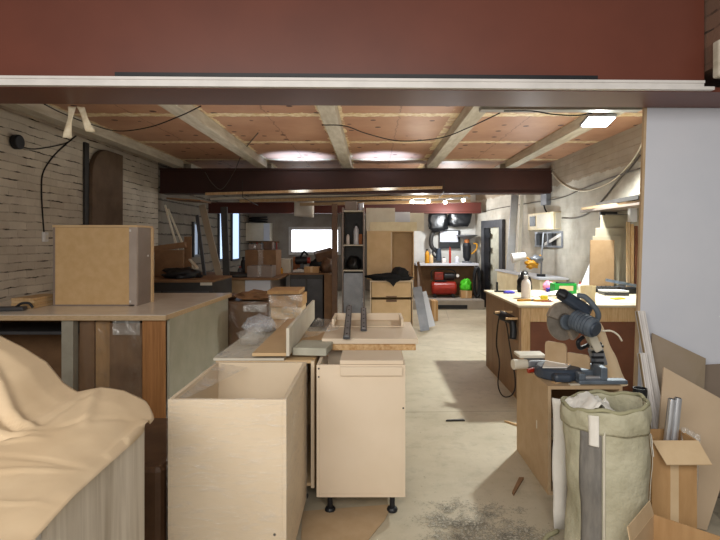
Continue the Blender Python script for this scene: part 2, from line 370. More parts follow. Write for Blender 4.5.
# girders as I-beams
T = Matrix.Translation((0, 2.77, 0)) @ Matrix.Rotation(math.radians(1.3), 4, 'Z')
gm = MB(T); gm.box(-3.9, 2.9, 0, .33, 2.30, 2.325).box(-3.9, 1.81, .02, .05, 2.325, 3.3)
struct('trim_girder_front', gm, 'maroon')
t = MB(T); t.box(-3.9, 1.78, -.032, -.002, 2.339, 2.353).box(-3.9, 1.78, -.024, -.002, 2.320, 2.339).box(-3.9, 1.83, -.035, -.002, 2.303, 2.320)
struct('trim_rail_white', t, 'whitemetal')
t = MB(T); t.box(-1.34, 1.2, -.034, .018, 2.355, 2.374); struct('trim_rail_black', t, 'black')
gm = MB(); gm.box(XL+.02, 3.06, 8.9, 9.2, 2.30, 2.325).box(XL+.02, 3.06, 8.9, 9.2, 2.70, 2.728).box(XL+.02, 3.09, 8.93, 8.96, 2.325, 2.70)
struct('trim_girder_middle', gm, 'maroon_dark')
gm = MB(); gm.box(XL, 2.44, 11.6, 11.8, 2.10, 2.125).box(XL, 2.44, 11.6, 11.8, 2.31, 2.34).box(XL, 2.44, 11.63, 11.66, 2.125, 2.31)
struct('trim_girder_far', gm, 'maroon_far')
# arched plaster panel on the left wall
a = []; y0, y1, zt = 6.68, 7.5, 2.72
for q in range(9):
    an = PI/2*q/8; a.append((XL+.001, y0+.4-.4*math.cos(an), zt-.4+.4*math.sin(an)))
struct('trim_arch_panel', MB().prism(a+[(XL+.001, y1, zt), (XL+.001, y1, 0), (XL+.001, y0, 0)], (.07, 0, 0)), 'plaster', bevel=.01)
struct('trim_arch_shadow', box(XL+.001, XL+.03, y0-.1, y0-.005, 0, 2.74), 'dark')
# windows
def window(i, wall, a0, a1, z0, z1, pm, fw=.05):
    if wall == 'B':
        fr = MB(); y = YB-.001
        for c in ((a0-fw, a0, z0-fw, z1+fw), (a1, a1+fw, z0-fw, z1+fw)): fr.box(c[0], c[1], y-.05, y, c[2], c[3])
        fr.box(a0, a1, y-.05, y, z1, z1+fw).box(a0, a1, y-.05, y, z0-fw, z0)
        f = struct('window_%d' % i, fr, 'whitemetal'); box(a0, a1, y-.02, y-.005, z0, z1).done('pane', pm, f)
    else:
        x = XL+.001; fr = MB()
        fr.box(x, x+.05, a0-fw, a0, z0-fw, z1+fw).box(x, x+.05, a1, a1+fw, z0-fw, z1+fw).box(x, x+.05, a0, a1, z1, z1+fw).box(x, x+.05, a0, a1, z0-fw, z0)
        f = struct('window_%d' % i, fr, 'dark2'); box(x+.005, x+.02, a0, a1, z0, z1).done('pane', pm, f)
window(1, 'B', P(292, 240, YB).x, P(338, 240, YB).x, 1.15, 1.80, 'daylight', .09)
window(2, 'L', 12.36, 12.86, 1.05, 2.15, 'slot'); window(3, 'L', 13.5, 14.2, 1.0, 2.22, 'slot')
window(4, 'L', 10.6, 10.85, 1.2, 1.82, 'slotdim')
# far doorway on the right wall
t = MB(TW); ya, yb, zt = 1.9, 3.0, 1.93
t.box(-.07, -.001, ya, ya+.16, 0, zt).box(-.07, -.001, yb-.16, yb, 0, zt).box(-.07, -.001, ya+.16, yb-.16, zt-.16, zt)
d = struct('door_1', t, 'dark2'); MB(TW).box(-.02, -.001, ya+.16, yb-.16, 0, zt-.16).done('door_panel', 'greyfoam', d)
MB(TW).box(-.06, -.021, yb-.42, yb-.17, 0, zt-.17).done('door_leaf', 'black', d)
t = MB(TW)
for z in (.5, .9, 1.25, 1.55): t.box(-.09, -.061, yb-.52, yb-.36, z, z+.1)
t.done('door_bracket', 'black', d)
struct('trim_plinth_far', box(.75, 2.42, 11.2, 12.28, 0, .2), 'farwall')
struct('trim_plinth_slot', box(1.0, 2.05, 11.18, 11.199, .02, .1), 'black')

# ------------------------------------------------------------------ generic builders
def carcass(root, x0, x1, y0, y1, z0, z1, m, th=.018, open_='front', back='hard'):
    box(x0, x0+th, y0, y1, z0, z1).done('side_panel', m, root, bevel=.0015)
    box(x1-th, x1, y0, y1, z0, z1).done('side_panel', m, root, bevel=.0015)
    box(x0+th, x1-th, y0, y1, z0, z0+th).done('bottom_panel', m, root)
    if open_ == 'front':
        box(x0+th, x1-th, y0, y1, z1-th, z1).done('top_panel', m, root, bevel=.0015)
        box(x0+th, x1-th, y1-.006, y1, z0+th, z1-th).done('back_panel', back, root)
    else:
        box(x0+th, x1-th, y0, y0+th, z0+th, z1).done('front_panel', m, root, bevel=.0015)
        box(x0+th, x1-th, y1-th, y1, z0+th, z1).done('back_panel', m, root, bevel=.0015)
def foot(root, x, y, h, m='black'):
    MB().lathe((x, y, 0), [(.028, 0), (.03, .012), (.024, .022), (.015, .024), (.015, h-.012), (.026, h-.008), (.026, h)], 18).done('foot', m, root, smooth=False)
def solo(mb, name, m, label, cat, group=None, **kw): return tag(mb.done(name, m, **kw), label, cat, group)

def bottle(x, y, z, r, h, m, label, cap='black', name='bottle', group=None):
    t = thing(name, label, 'bottle', (x, y, z), group)
    MB().lathe((x, y, z), [(r*.95, 0), (r, h*.04), (r, h*.62), (r*.85, h*.74), (r*.42, h*.84), (r*.4, h*.88)], 18).done('body', m, t, smooth=True)
    MB().lathe((x, y, z+h*.88), [(r*.46, 0), (r*.46, h*.12)], 14).done('cap', cap, t)
    return t

# ================================================================== FOREGROUND LEFT: kraft paper over cabinet
t = thing('woodgrain_cabinet', 'pale grey woodgrain cabinet under the kraft paper sheet at lower left', 'cabinet', (-1.6, 1.55, 0))
box(-.822, -.80, 1.285, 1.83, 0, .855).done('side_panel', 'greywood', t, bevel=.002)
box(-2.3, -.824, 1.285, 1.83, 0, .853).done('carcass_body', 'greyfoam', t)
box(-.86, -.815, 1.262, 1.283, 0, .853).done('edge_strip', 'whitemetal', t, bevel=.002)
def ss(a, b, x):
    x = max(0, min(1, (x-a)/(b-a))); return x*x*(3-2*x)
PR = [(-2.4, 1.24), (-1.6, 1.19), (-1.395, 1.136), (-1.32, 1.10), (-1.226, 1.04), (-1.16, .956), (-1.11, .925), (-1.02, .942), (-.93, .93), (-.86, .895), (-.78, .835)]
def prof_z(x):
    for (a_, za), (b_, zb) in zip(PR, PR[1:]):
        if x <= b_: return za+(zb-za)*max(0, (x-a_)/(b_-a_))
    return PR[-1][1]
def paper(u, v):
    y = 1.0 + v*.96
    xe = -.715-.085*v - .05*max(0, (v-.93)/.07)**1.5
    x = -2.35 + u*(xe+2.35)
    wgt = max(0, min(1, (y+.10*min(0, x+1.1)-1.30)/.54))
    z = .872*(1-wgt) + prof_z(x)*wgt
    if wgt < .5 and x < -1.2: z += .05*ss(-1.2, -2, x)
    n_ = noise.noise(Vector((x*2.2+y*1.2, y*1.8-x*1.0, 1.3))); z += .010*abs(n_)
    z += .0025*noise.noise(Vector((x*16, y*12, 4)))
    def fold(px_, py_, qx, qy, w, h):                       # straight sharp crease between two points of the sheet
        d = Vector((qx-px_, qy-py_)); L = d.length; d /= L; r = Vector((x-px_, y-py_)); t_ = r.dot(d)/L; e = abs(r.x*d.y-r.y*d.x)
        return h*max(0, 1-e/w)*max(0, min(1, min(t_+.1, 1.1-t_)*5))
    z += fold(-1.40, 1.84, -1.04, 1.60, .030, .026) + fold(-1.34, 1.70, -1.03, 1.60, .022, -.016) + fold(-1.28, 1.60, -1.02, 1.58, .020, .010)
    z += fold(-1.05, 1.58, -1.45, 1.44, .028, -.022) + fold(-1.0, 1.55, -1.42, 1.52, .018, .010)
    z += fold(-1.30, 1.34, -.84, 1.41, .012, .006) + fold(-1.12, 1.46, -.8, 1.44, .010, -.005) + fold(-1.3, 1.22, -.78, 1.24, .012, .004)
    z += fold(-1.05, 1.62, -1.03, 1.9, .03, -.010) + fold(-.92, 1.66, -1.02, 1.92, .022, .010) + fold(-.98, 1.62, -.84, 1.80, .015, -.006)
    z -= .22*max(0, x+.798)
    if y < 1.85 and x < -.785: z = max(z, .862)
    return (x, y, z)
solo(MB().grid(paper, 140, 90), 'paper_sheet', 'kraft', 'large creased brown kraft paper sheet draped over the woodgrain cabinet', 'paper', smooth=True, solid=.0015)
# dark brown wrapped carton between
solo(box(-1.75, -.93, 2.3, 2.95, 0, .5), 'wrapped_carton', 'carddark', 'dark brown carton behind the kraft paper, left of the film-wrapped cabinet', 'box', bevel=.03)

# ================================================================== CABINET A: film wrapped, open topped
A = (-.87, -.365, 2.215, 2.9)
t = thing('wrapped_cabinet', 'cream open-topped base cabinet wrapped in clear stretch film, nearest in the middle', 'cabinet', (-.6, 2.55, 0))
carcass(t, A[0], A[1], A[2], A[3], .06, .82, 'beige', open_='top')
for x in (A[0]+.06, A[1]-.06):
    for y in (A[2]+.06, A[3]-.06): foot(t, x, y, .06)
f = MB(); o_ = .004
for (xa, ya, xb, yb) in ((A[0]-o_, A[2]-o_, A[1]+o_, A[2]-o_), (A[1]+o_, A[2]-o_, A[1]+o_, A[3]+o_), (A[1]+o_, A[3]+o_, A[0]-o_, A[3]+o_), (A[0]-o_, A[3]+o_, A[0]-o_, A[2]-o_)):
    def fn(u, v, xa=xa, ya=ya, xb=xb, yb=yb):
        return (xa+(xb-xa)*u, ya+(yb-ya)*u, .03+.795*v+.003*math.sin(u*17+v*3))
    f.grid(fn, 14, 14)
f.done('stretch_film', 'film', t, smooth=True)
# film pulled across the left open corner
def fn(u, v):
    a_ = Vector((A[0], A[2]+.02, .822)); b_ = Vector((A[0], A[3]-.02, .822)); c_ = Vector((A[0]+.03+.16*v, A[2]+.02+.62*v, .80))
    p = a_.lerp(b_, v).lerp(c_, u); p.z -= .03*math.sin(u*PI)*math.sin(v*PI); return p
MB().grid(fn, 10, 14).done('loose_film', 'filmh', t, smooth=True)
for x, z in ((A[0]+.02, .10), (A[1]-.05, .245)): MB().cyl((x+.0, A[2]-.001, z), (x, A[2]+.004, z), .006, n=10).done('screw', 'dark', t)
box(A[0]+.03, A[0]+.3, 2.45, 2.468, .08, .6).done('inner_panel', 'offwhite', t)

# ================================================================== CABINET B: front cream cabinet on black feet
B = (-.302, .182, 2.83, 3.36)
t = thing('base_cabinet', 'cream base cabinet on two black feet, standing right of the film-wrapped cabinet', 'cabinet', (-.06, 3.1, 0))
carcass(t, B[0], B[1], B[2], B[3], .10, .82, 'beige2', open_='top', th=.018)
for x in (B[0]+.07, B[1]-.07):
    for y in (B[2]+.05, B[3]-.06): foot(t, x, y, .10)
for x, z in ((B[0]+.012, .80), (B[0]+.012, .755), (B[1]-.012, .585)): MB().cyl((x, B[2]-.0015, z), (x, B[2]+.003, z), .005, n=10).done('screw_hole', 'dark', t)
t2 = MB(); t2.box(-.175, .172, 2.835, 3.10, .821, .843); 
solo(t2, 'cream_shelf_board', 'beige2', 'short cream board lying over the top front of the cream base cabinet', 'board', bevel=.002)
solo(box(-.172, .165, 2.812, 2.828, .765, .812), 'cream_rail', 'beige2', 'narrow cream rail fixed across the top of the front cream cabinet', 'rail', bevel=.002)
# cabinet C behind it
t = thing('rear_base_cabinet', 'tan base cabinet hidden behind the cream base cabinet carrying the drawer fronts', 'cabinet', (-.05, 3.75, 0))
carcass(t, -.29, .19, 3.38, 4.1, .10, .82, 'tan', open_='front')
for x in (-.22, .12):
    for y in (3.44, 4.04): foot(t, x, y, .10)
# slabs and tray on top
solo(box(-.30, .27, 3.2, 3.95, .821, .857), 'laminated_slab', 'chip', 'lower of two pale chipboard-edged panels stacked on the cream cabinets', 'panel', bevel=.002)
t = MB(); t.box(-.31, .285, 3.205, 3.86, .859, .892)
solo(t, 'laminated_slab', 'beige2', 'upper of two pale chipboard-edged panels stacked on the cream cabinets', 'panel', bevel=.002)
t = thing('drawer_box', 'shallow cream drawer frame lying behind the stacked panels under the slides', 'drawer', (-.05, 4.0, .893))
box(-.28, .22, 3.9, 3.918, .894, .95).done('side', 'beige2', t)
for x in (-.28, .202): box(x, x+.018, 3.62, 3.9, .894, .95).done('side', 'beige2', t, bevel=.001)
box(-.262, .202, 3.62, 3.9, .894, .9).done('bottom_panel', 'beige', t)
# drawer slides
def slide(p0, p1, label):
    t = thing('drawer_slide', label, 'drawer slide', p0, 'steel drawer slides on the panels')
    p0, p1 = Vector(p0), Vector(p1)
    MB().bar(p0, p1, .042, .014).done('outer_rail', 'dark2', t)
    off = Vector((0, 0, .011)); MB().bar(p0+off, p1+off, .026, .01).done('inner_rail', 'grey', t)
    d = (p1-p0)
    for q in (.05, .2, .4, .6, .8, .95):
        c = p0+d*q+Vector((0, 0, .017)); MB().cyl(c-Vector((0, 0, .003)), c+Vector((0, 0, .002)), .006, n=8).done('rivet', 'black', t)
slide((-.155, 3.17, .902), (-.175, 4.02, .985), 'longer black steel drawer slide lying over the pale panels, at left')
slide((-.055, 3.45, .902), (-.065, 3.98, .975), 'shorter black steel drawer slide lying inside the drawer frame')

# ================================================================== CABINET D: behind A
t = thing('covered_cabinet', 'tan base cabinet behind the film-wrapped one with a film-covered top', 'cabinet', (-.6, 3.4, 0))
carcass(t, -.89, -.325, 2.96, 3.9, .10, .815, 'tan')
box(-.345, -.326, 2.935, 2.958, .1, .815).done('edge_panel', 'beige', t)
for x in (-.82, -.4):
    for y in (3.03, 3.83): foot(t, x, y, .10)
box(-.9, -.5, 2.95, 3.92, .816, .829).done('top_board', 'offwhite', t)
def fn(u, v): return (-.9+.4*u, 2.95+.97*v, .833+.012*abs(noise.noise(Vector((u*5, v*7, 2)))))
MB().grid(fn, 20, 30).done('film_cover', 'filmh', t, smooth=True)
# L shaped plinth
Tm = Matrix.Translation((-.475, 2.93, .845)) @ Matrix.Rotation(math.radians(.4), 4, 'Z')
t = thing('plinth_profile', 'L-shaped cream board standing on edge over the cabinet tops', 'board', (-.475, 3.6, .845))
MB(Tm).box(-.009, .009, 0, 1.38, .0, .158).done('upright_board', 'offwhite', t, bevel=.0015)
MB(Tm).box(-.20, -.0095, 0, 1.30, .0, .018).done('flat_board', 'tan', t, bevel=.0015)
solo(MB(rot((-.365, 3.13, .83), (0, 0, -6))).box(-.085, .115, -.12, .12, 0, .045), 'foam_slab', 'greyfoam', 'pale grey foam slab beside the upright L-shaped board', 'slab', bevel=.004)
def fn(u, v):
    return (-.44+.22*u, 3.3+.75*v, .88+.05*u*(1-v)+.03*noise.noise(Vector((u*4, v*4, 8))))
solo(MB().grid(fn, 12, 20), 'plastic_sheet', 'filmh', 'loose clear plastic sheet right of the upright L-shaped board', 'plastic', smooth=True)
solo(MB().lump((-.775, 3.36, .848), (.075, .17, .06), 3, .35, 2.5), 'plastic_bag', 'filmh', 'crumpled clear plastic bag lying left of the upright board', 'plastic bag', smooth=True)
solo(MB().lump((-.81, 3.74, .85), (.115, .13, .07), 5, .3, 3), 'bubble_wrap_roll', 'bubble', 'bunched bubble wrap behind the crumpled clear plastic bag', 'bubble wrap', smooth=True)

# ================================================================== LEFT BENCH
ZT = .90
t = thing('large_workbench', 'large left workbench with a pale smooth top and grey-green end panel', 'workbench', (-2.4, 5.0, 0))
tp = [(-3.6, 4.16), (-1.65, 4.16), (-1.59, 5.9), (-3.6, 5.9)]
MB().prism([(x, y, ZT-.004) for x, y in tp], (0, 0, .004)).done('top_surface', 'worktop', t)
MB().prism([(x, y, ZT-.045) for x, y in tp], (0, 0, .0405)).done('worktop', 'edge', t, bevel=.003)
MB().prism([(-1.67, 4.24, 0), (-1.65, 4.24, 0), (-1.605, 5.8, 0), (-1.625, 5.8, 0)], (0, 0, ZT-.046)).done('end_panel', 'green_grey', t)
box(-1.855, -1.672, 4.2, 4.222, 0.03, ZT-.046).done('wood_leg', 'orange_wood', t)
box(-2.51, -2.415, 4.2, 4.28, 0, ZT-.046).done('post', 'post', t, bevel=.004)
box(-3.5, -2.52, 4.4, 5.3, .70, .725).done('shelf', 'dark2', t)
box(-3.5, -2.52, 4.9, 4.92, 0, .85).done('back_board', 'mdfd', t)
def wrapped(x0, x1, y0, y1, z1, label, name='wrapped_panel_pack'):
    t = thing(name, label, 'panels', ((x0+x1)/2, (y0+y1)/2, 0), 'film-wrapped packs under the left bench')
    n = 2 if x0 < -2.2 else 1; w = (x1-x0)/n
    for i in range(n): box(x0+i*w, x0+(i+1)*w-.006, y0+.012*(i % 2), y1, 0, z1-.01*(i % 3)).done('panel', ('mdfd', 'card')[i % 2] if n > 1 else 'wrapbrown', t)
    def fn(u, v): return (x0-.002+(x1-x0)*u, y0-.012+.006*math.sin(u*14+v*3), .02+(z1-.03)*v)
    MB().grid(fn, 12, 10).done('film', 'filmb', t, smooth=True)
wrapped(-2.40, -2.15, 4.27, 5.2, .84, 'film-wrapped brown panels under the left bench, next to the pale post')
wrapped(-2.14, -1.87, 4.24, 5.2, .82, 'film-wrapped brown panels under the left bench, next to the orange wood leg')
# paper label hung under the worktop
t = MB().box(-2.09, -1.87, 4.19, 4.192, .735, .85); solo(t, 'clear_sleeve', 'filmh', 'clear plastic sleeve hanging under the front edge of left bench', 'plastic sleeve')

# box cabinet on the left bench
x0, x1, y0, y1, z0, z1 = -2.90, -2.14, 4.73, 5.06, ZT+.001, 1.636
t = thing('wall_cabinet', 'small cabinet showing its hardboard back on the left bench', 'cabinet', (-2.58, 5.0, z0))
box(x0+.018, x1-.07, y0, y0+.006, z0+.012, z1-.022).done('back_panel', 'hard', t)
box(x0, x0+.018, y0-.004, y1, z0, z1).done('side_panel', 'greybrown', t, bevel=.001)
box(x1-.068, x1-.0, y0-.004, y0+.03, z0, z1-.02).done('stile', 'mauve', t, bevel=.001)
box(x1-.018, x1, y0+.032, y1, z0, z1-.02).done('side_panel', 'greybrown', t, bevel=.001)
box(x0+.018, x1-.02, y0-.004, y1, z0, z0+.012).done('bottom_panel', 'greybrown', t)
box(x0-.004, x1+.005, y0-.006, y1+.01, z1-.02, z1).done('top_panel', 'tan', t, bevel=.001)
box(x1-.002, x1+.016, y1-.03, y1+.008, z0, z1-.02).done('door_edge', 'tan', t, bevel=.001)
for z in (z0+.03, z1-.06): box(x1-.066, x1-.05, y0-.0065, y0-.004, z, z+.02).done('hinge', 'whitemetal', t)
MB().cyl((x1-.001, 4.96, 1.35), (x1+.008, 4.96, 1.35), .009).done('cover_cap', 'whitemetal', t)
# stack of timber boards left of the box
for i in range(4):
    solo(MB(rot((-3.05, 4.7, ZT+.002+i*.0225), (0, 0, random.uniform(-3, 3)))).box(-.1, .1, -.16, .25, 0, .021), 'timber_offcut', 'pale_wood' if i % 2 else 'tan',
         ('lowest', 'second lowest', 'second highest', 'topmost')[i]+' pale timber offcut in the small stack left of the hardboard cabinet', 'offcut', 'offcuts on the left bench', bevel=.002)
t = thing('hand_saw_case', 'dark grey tool lying at the far left end of left bench', 'tool', (-3.05, 4.4, ZT))
MB(rot((-3.1, 4.4, ZT+.001), (0, 0, 12))).box(-.14, .15, -.05, .05, 0, .035).done('body', 'dark2', t, bevel=.012)
MB().tube([(-3.02, 4.41, ZT+.03), (-2.98, 4.42, ZT+.06), (-2.93, 4.44, ZT+.06), (-2.9, 4.45, ZT+.02)], .011).done('handle', 'black', t, smooth=True)

# wall fittings on the left wall
def LW(px, py, off=.008):
    r = ray(px, py); return CAM+r*((XL+off)/r.x)
q = LW(14.5, 142)
t = thing('cable_junction', 'round black junction box high on the left brick wall', 'junction box', q)
MB().cyl((XL+.001, q.y, q.z), (XL+.07, q.y, q.z), .075).done('body', 'black', t, bevel=.012)
solo(MB().tube([LW(22, 147), LW(35, 149), LW(55, 146), LW(66, 143), LW(72, 140)], .006), 'wall_cable', 'rubber', 'thin dark cable running from the round junction box along left wall', 'cable', smooth=True)
solo(MB().tube([LW(76, 136), LW(64, 146), LW(52, 158), LW(43, 173), LW(41.5, 190), LW(42.5, 212), LW(44, 232)], .008), 'wall_cable', 'rubber', 'black cable dropping down left brick wall to the white switch', 'cable', smooth=True)
q = LW(44.5, 237)
t = thing('wall_switch', 'small white switch on left brick wall at end of black cable', 'switch', q)
box(XL+.001, XL+.03, q.y-.04, q.y+.04, q.z-.055, q.z+.055).done('housing', 'whitemetal', t, bevel=.005)
box(XL+.031, XL+.038, q.y-.014, q.y+.014, q.z-.025, q.z+.025).done('rocker', 'offwhite', t)
# masking tape tails under the front girder
def strip(pts, w, name, label):
    pts = [Vector(p) for p in pts]
    def fn(u, v):
        f_ = v*(len(pts)-1); i = min(int(f_), len(pts)-2); p = pts[i].lerp(pts[i+1], f_-i)
        return p+Vector(((u-.5)*w*(1+.15*v), .012*math.sin(v*5+u*2), 0))
    solo(MB().grid(fn, 4, 12), name, 'tape', label, 'tape strip', 'tape tails under the front beam', smooth=True, solid=.001)
Yt = 3.09
strip([P(71.5, 106.5, Yt), P(70, 117, Yt), P(69, 127, Yt), P(67.5, 138, Yt)], .04, 'tape_strip', 'left of two torn tape strips hanging from the maroon beam')
strip([P(80, 106.5, Yt), P(83, 113, Yt), P(87, 123, Yt), P(91, 132, Yt)], .043, 'tape_strip', 'right of two torn tape strips hanging from the maroon beam')
# ceiling cables
def cable(pts, r, m, label, name='ceiling_cable'): return solo(MB().tube(pts, r), name, m, label, 'cable', smooth=True)
ZC = 2.70
def C(px, py, z=ZC): return G(px, py, z)
cable([C(44, 104), C(62, 113), C(90, 124), C(118, 131), C(150, 127), C(180, 116), C(201, 106)], .006, 'rubber', 'black cable sagging below the ceiling at far left')
cable([C(322, 125), C(345, 126, 2.66), C(368, 134, 2.66), C(400, 141, 2.68), C(440, 138, 2.68), C(470, 127), C(500, 113)], .006, 'rubber', 'dark cable looping from the middle joist to the right')
cable([P(258, 133, 6.2), P(243, 152, 7.9), P(234, 172, 8.83), P(222, 189, 8.86), P(212, 183, 8.86), P(205, 172, 8.86)], .007, 'cableg', 'brown cable drooping down the face of the middle girder')

# ================================================================== LEFT MIDDLE
t = thing('wrapped_carton', 'large brown film-wrapped carton standing behind the left bench corner', 'box', (-1.5, 6.05, 0))
box(-1.85, -1.19, 5.95, 6.5, 0, .79).done('carton', 'wrapbrown', t, bevel=.02)
def fn(u, v): return (-1.855+.67*u, 5.938+.008*math.sin(u*19), .02+.78*v)
MB().grid(fn, 14, 10).done('film', 'filmb', t, smooth=True)
box(-1.47, -1.2, 5.925, 5.93, .68, .76).done('foil_strip', 'filmh', t)
solo(MB(rot((-1.38, 6.2, .80), (0, 2, 8))).lump((0, 0, 0), (.24, .2, .06), 2, .5), 'crumpled_cardboard', 'mdfd', 'crumpled cardboard lying on the large brown wrapped carton', 'cardboard')
solo(MB().lump((-1.72, 6.2, .795), (.11, .14, .05), 9, .3), 'dark_cloth', 'carddark', 'dark rag bundle on the left of the large brown wrapped carton', 'rag', smooth=True)
t = thing('wrapped_board_stack', 'stack of boards bundled in clear film behind the upright L-shaped board', 'board stack', (-.92, 5.75, 0))
for i in range(7):
    z = i*.13
    box(-1.09+.008*(i % 2), -.75-.006*(i % 3), 5.55+.01*(i % 2), 6.0, z, z+.126).done('board', ('card', 'cardlight', 'card', 'tan')[i % 4], t, bevel=.004)
def fn(u, v): return (-1.1+.36*u, 5.535+.01*math.sin(v*40+u*6), .05+.87*v)
MB().grid(fn, 10, 26).done('film', 'filmh', t, smooth=True)
solo(box(-1.11, -.77, 5.5, 5.95, .925, .965), 'tan_board', 'card', 'single tan board lying on top of the film-bundled board stack', 'board', bevel=.003)

# dark cabinet behind left bench
t = thing('dark_tool_cabinet', 'dark low cabinet with white label behind the left bench', 'cabinet', (-2.4, 6.9, 0))
box(-3.3, -2.02, 6.6, 7.5, 0, .96).done('carcass', 'dark', t, bevel=.004)
box(-3.3, -2.02, 6.58, 7.5, .962, .99).done('top_panel', 'mdfd', t)
p = P(206, 283.5, 6.59); box(p.x-.075, p.x+.075, 6.594, 6.599, p.z-.025, p.z+.025).done('label', 'offwhite', t)
for x in (-3.26, -2.65): box(x, x+.58, 6.588, 6.5985, .1, .85).done('door', 'dark2', t)
# leaning planks and boards on and behind it
def lean(px0, py0, Y0, px1, py1, Y1, w, th, name, m, label, cat='board', group=None, up=(0, 1, 0), zf=.01):
    a, b = P(px0, py0, Y0), P(px1, py1, Y1); a = a+(b-a)*((zf-a.z)/(b.z-a.z))
    return solo(MB().bar(a, b, w, th, up), name, m, label, cat, group, bevel=.003)
lean(216, 262, 8.0, 202, 205, 8.1, .10, .03, 'leaning_plank', 'taupe', 'wide grey-beige plank leaning steeply near the left slot windows', group='leaning planks')
lean(203, 262, 7.95, 197, 215, 8.05, .05, .03, 'leaning_plank', 'dark2', 'dark grey plank leaning beside the wide grey-beige plank', group='leaning planks')
lean(226, 262, 8.05, 224, 207, 8.1, .10, .04, 'leaning_plank', 'dark', 'black upright plank between the two bright slot windows', group='leaning planks')
lean(175, 240, 7.66, 165, 205, 7.66, .025, .025, 'leaning_strip', 'offwhite', 'left thin white strip leaning in the dark back corner', group='leaning planks')
lean(181, 240, 7.74, 168, 209, 7.74, .025, .025, 'leaning_strip', 'offwhite', 'right thin white strip leaning in the dark back corner', group='leaning planks')
solo(MB(rot(P(170, 246, 7.3), (0, -8, 6))).box(-.24, .20, 0, .12, -.05, .03), 'brown_offcut', 'mdfd', 'brown board end jutting out beside the left wall corner', 'board')
solo(box(*sorted((P(160, 250, 7.45).x, P(188, 250, 7.45).x)), 7.25, 7.31, .992, 1.36), 'cardboard_sheet', 'mdfd', 'brown cardboard panel standing on the dark low cabinet', 'panel', bevel=.003)
solo(box(*sorted((P(183, 230, 7.44).x, P(190, 230, 7.44).x)), 7.485, 7.51, .992, 1.55), 'brown_upright', 'mdfd', 'narrow brown board upright behind the brown cardboard panel', 'board')
solo(MB().lump((-2.55, 7.0, .991), (.26, .2, .09), 4, .4), 'tool_pile', 'black', 'black bundle of cloth heaped on the dark low cabinet', 'cloth', smooth=True)
solo(MB().bar(P(190, 256, 7.2)+Vector((0, 0, -.05)), P(197, 268, 6.9)+Vector((0, 0, .0)), .04, .02), 'pale_stick', 'offwhite', 'short pale stick propped against the black cloth bundle', 'stick')
# plywood sign board hung under girder at left
solo(MB(rot(P(180, 199, 7.6), (0, 4, 0))).box(-.2, .3, 0, .5, -.01, .01), 'shelf_board', 'mdfd', 'thin board stowed under the middle girder at left', 'board')

# far-left bench
ZB = .9
t = thing('far_workbench', 'wooden bench by the left wall with brown and white front panels', 'workbench', (-2.2, 8.9, 0))
box(-3.62, -1.48, 8.2, 9.78, ZB-.035, ZB).done('worktop', 'mdfd', t, bevel=.004)
box(-3.6, -2.03, 8.3, 8.32, 0, ZB-.037).done('front_panel', 'mdf', t)
box(-2.02, -1.62, 8.28, 8.3, 0, ZB-.037).done('white_panel', 'white', t)
box(-1.62, -1.6, 8.3, 9.7, 0, ZB-.037).done('side_panel', 'greybrown', t)
def carton(x0, x1, y0, y1, z0, z1, m, label, cat='box', group=None, lid='cardlight', name='carton'):
    t = thing(name, label, cat, ((x0+x1)/2, (y0+y1)/2, z0), group)
    box(x0, x1, y0, y1, z0, z1).done('body', m, t, bevel=.006)
    box(x0+(x1-x0)*.42, x0+(x1-x0)*.58, y0-.002, y1, z0+.01, z1+.002).done('tape_band', lid, t)
    return t
def pxbox(px0, px1, y, d, z0, pyt, m, label, **kw):
    a, b = P(px0, pyt, y), P(px1, pyt, y); return carton(a.x, b.x, y, y+d, z0, a.z, m, label, **kw)
pxbox(247, 272, 8.3, .35, ZB+.001, 266, 'greybrown', 'grey plastic-topped box at the front of the far-left bench', lid='filmh')
pxbox(245, 276, 8.75, .5, ZB+.001, 250, 'mdfd', 'dark brown wide box behind the grey box on far-left bench', lid='filmh')
pxbox(272, 290, 9.4, .3, ZB+.001, 259, 'offwhite', 'white carton at the right end of the far-left bench', lid='offwhite')
pxbox(293, 301, 9.9, .2, .93, 257, 'orange', 'small orange carton on the black cabinet below the window', lid='orange')
solo(MB().lump((P(235, 268, 8.4).x, 8.4, ZB+.001), (.25, .15, .05), 6, .4), 'rag_heap', 'dark', 'dark rags at the left front of far-left bench', 'rag', smooth=True)
# wall cabinet on back wall
a = P(240, 223, 15.1); b = P(270, 241, 15.1)
t = thing('white_wall_cabinet', 'white wall cupboard hung on the back wall left of window', 'cabinet', ((a.x+b.x)/2, 15.2, b.z))
box(a.x, b.x, 15.1, 15.48, b.z, a.z).done('carcass', 'offwhite', t)
m_ = (b.x-a.x)*.78
box(a.x+.01, a.x+m_, 15.08, 15.099, b.z+.01, a.z-.01).done('door', 'offwhite', t); box(a.x+m_+.01, b.x-.01, 15.08, 15.099, b.z+.01, a.z-.01).done('door', 'white', t)
s = thing('shelf_clutter', 'dark coil of hose on top of the white wall cupboard', 'hose', (a.x+.4, 15.25, a.z+.001))
MB().tube([Vector((a.x+.5+.25*math.cos(q*.5), 15.27+.1*math.sin(q*.5), a.z+.03+.006*q)) for q in range(26)], .025, 8, 3).done('hose', 'black', s, smooth=True)
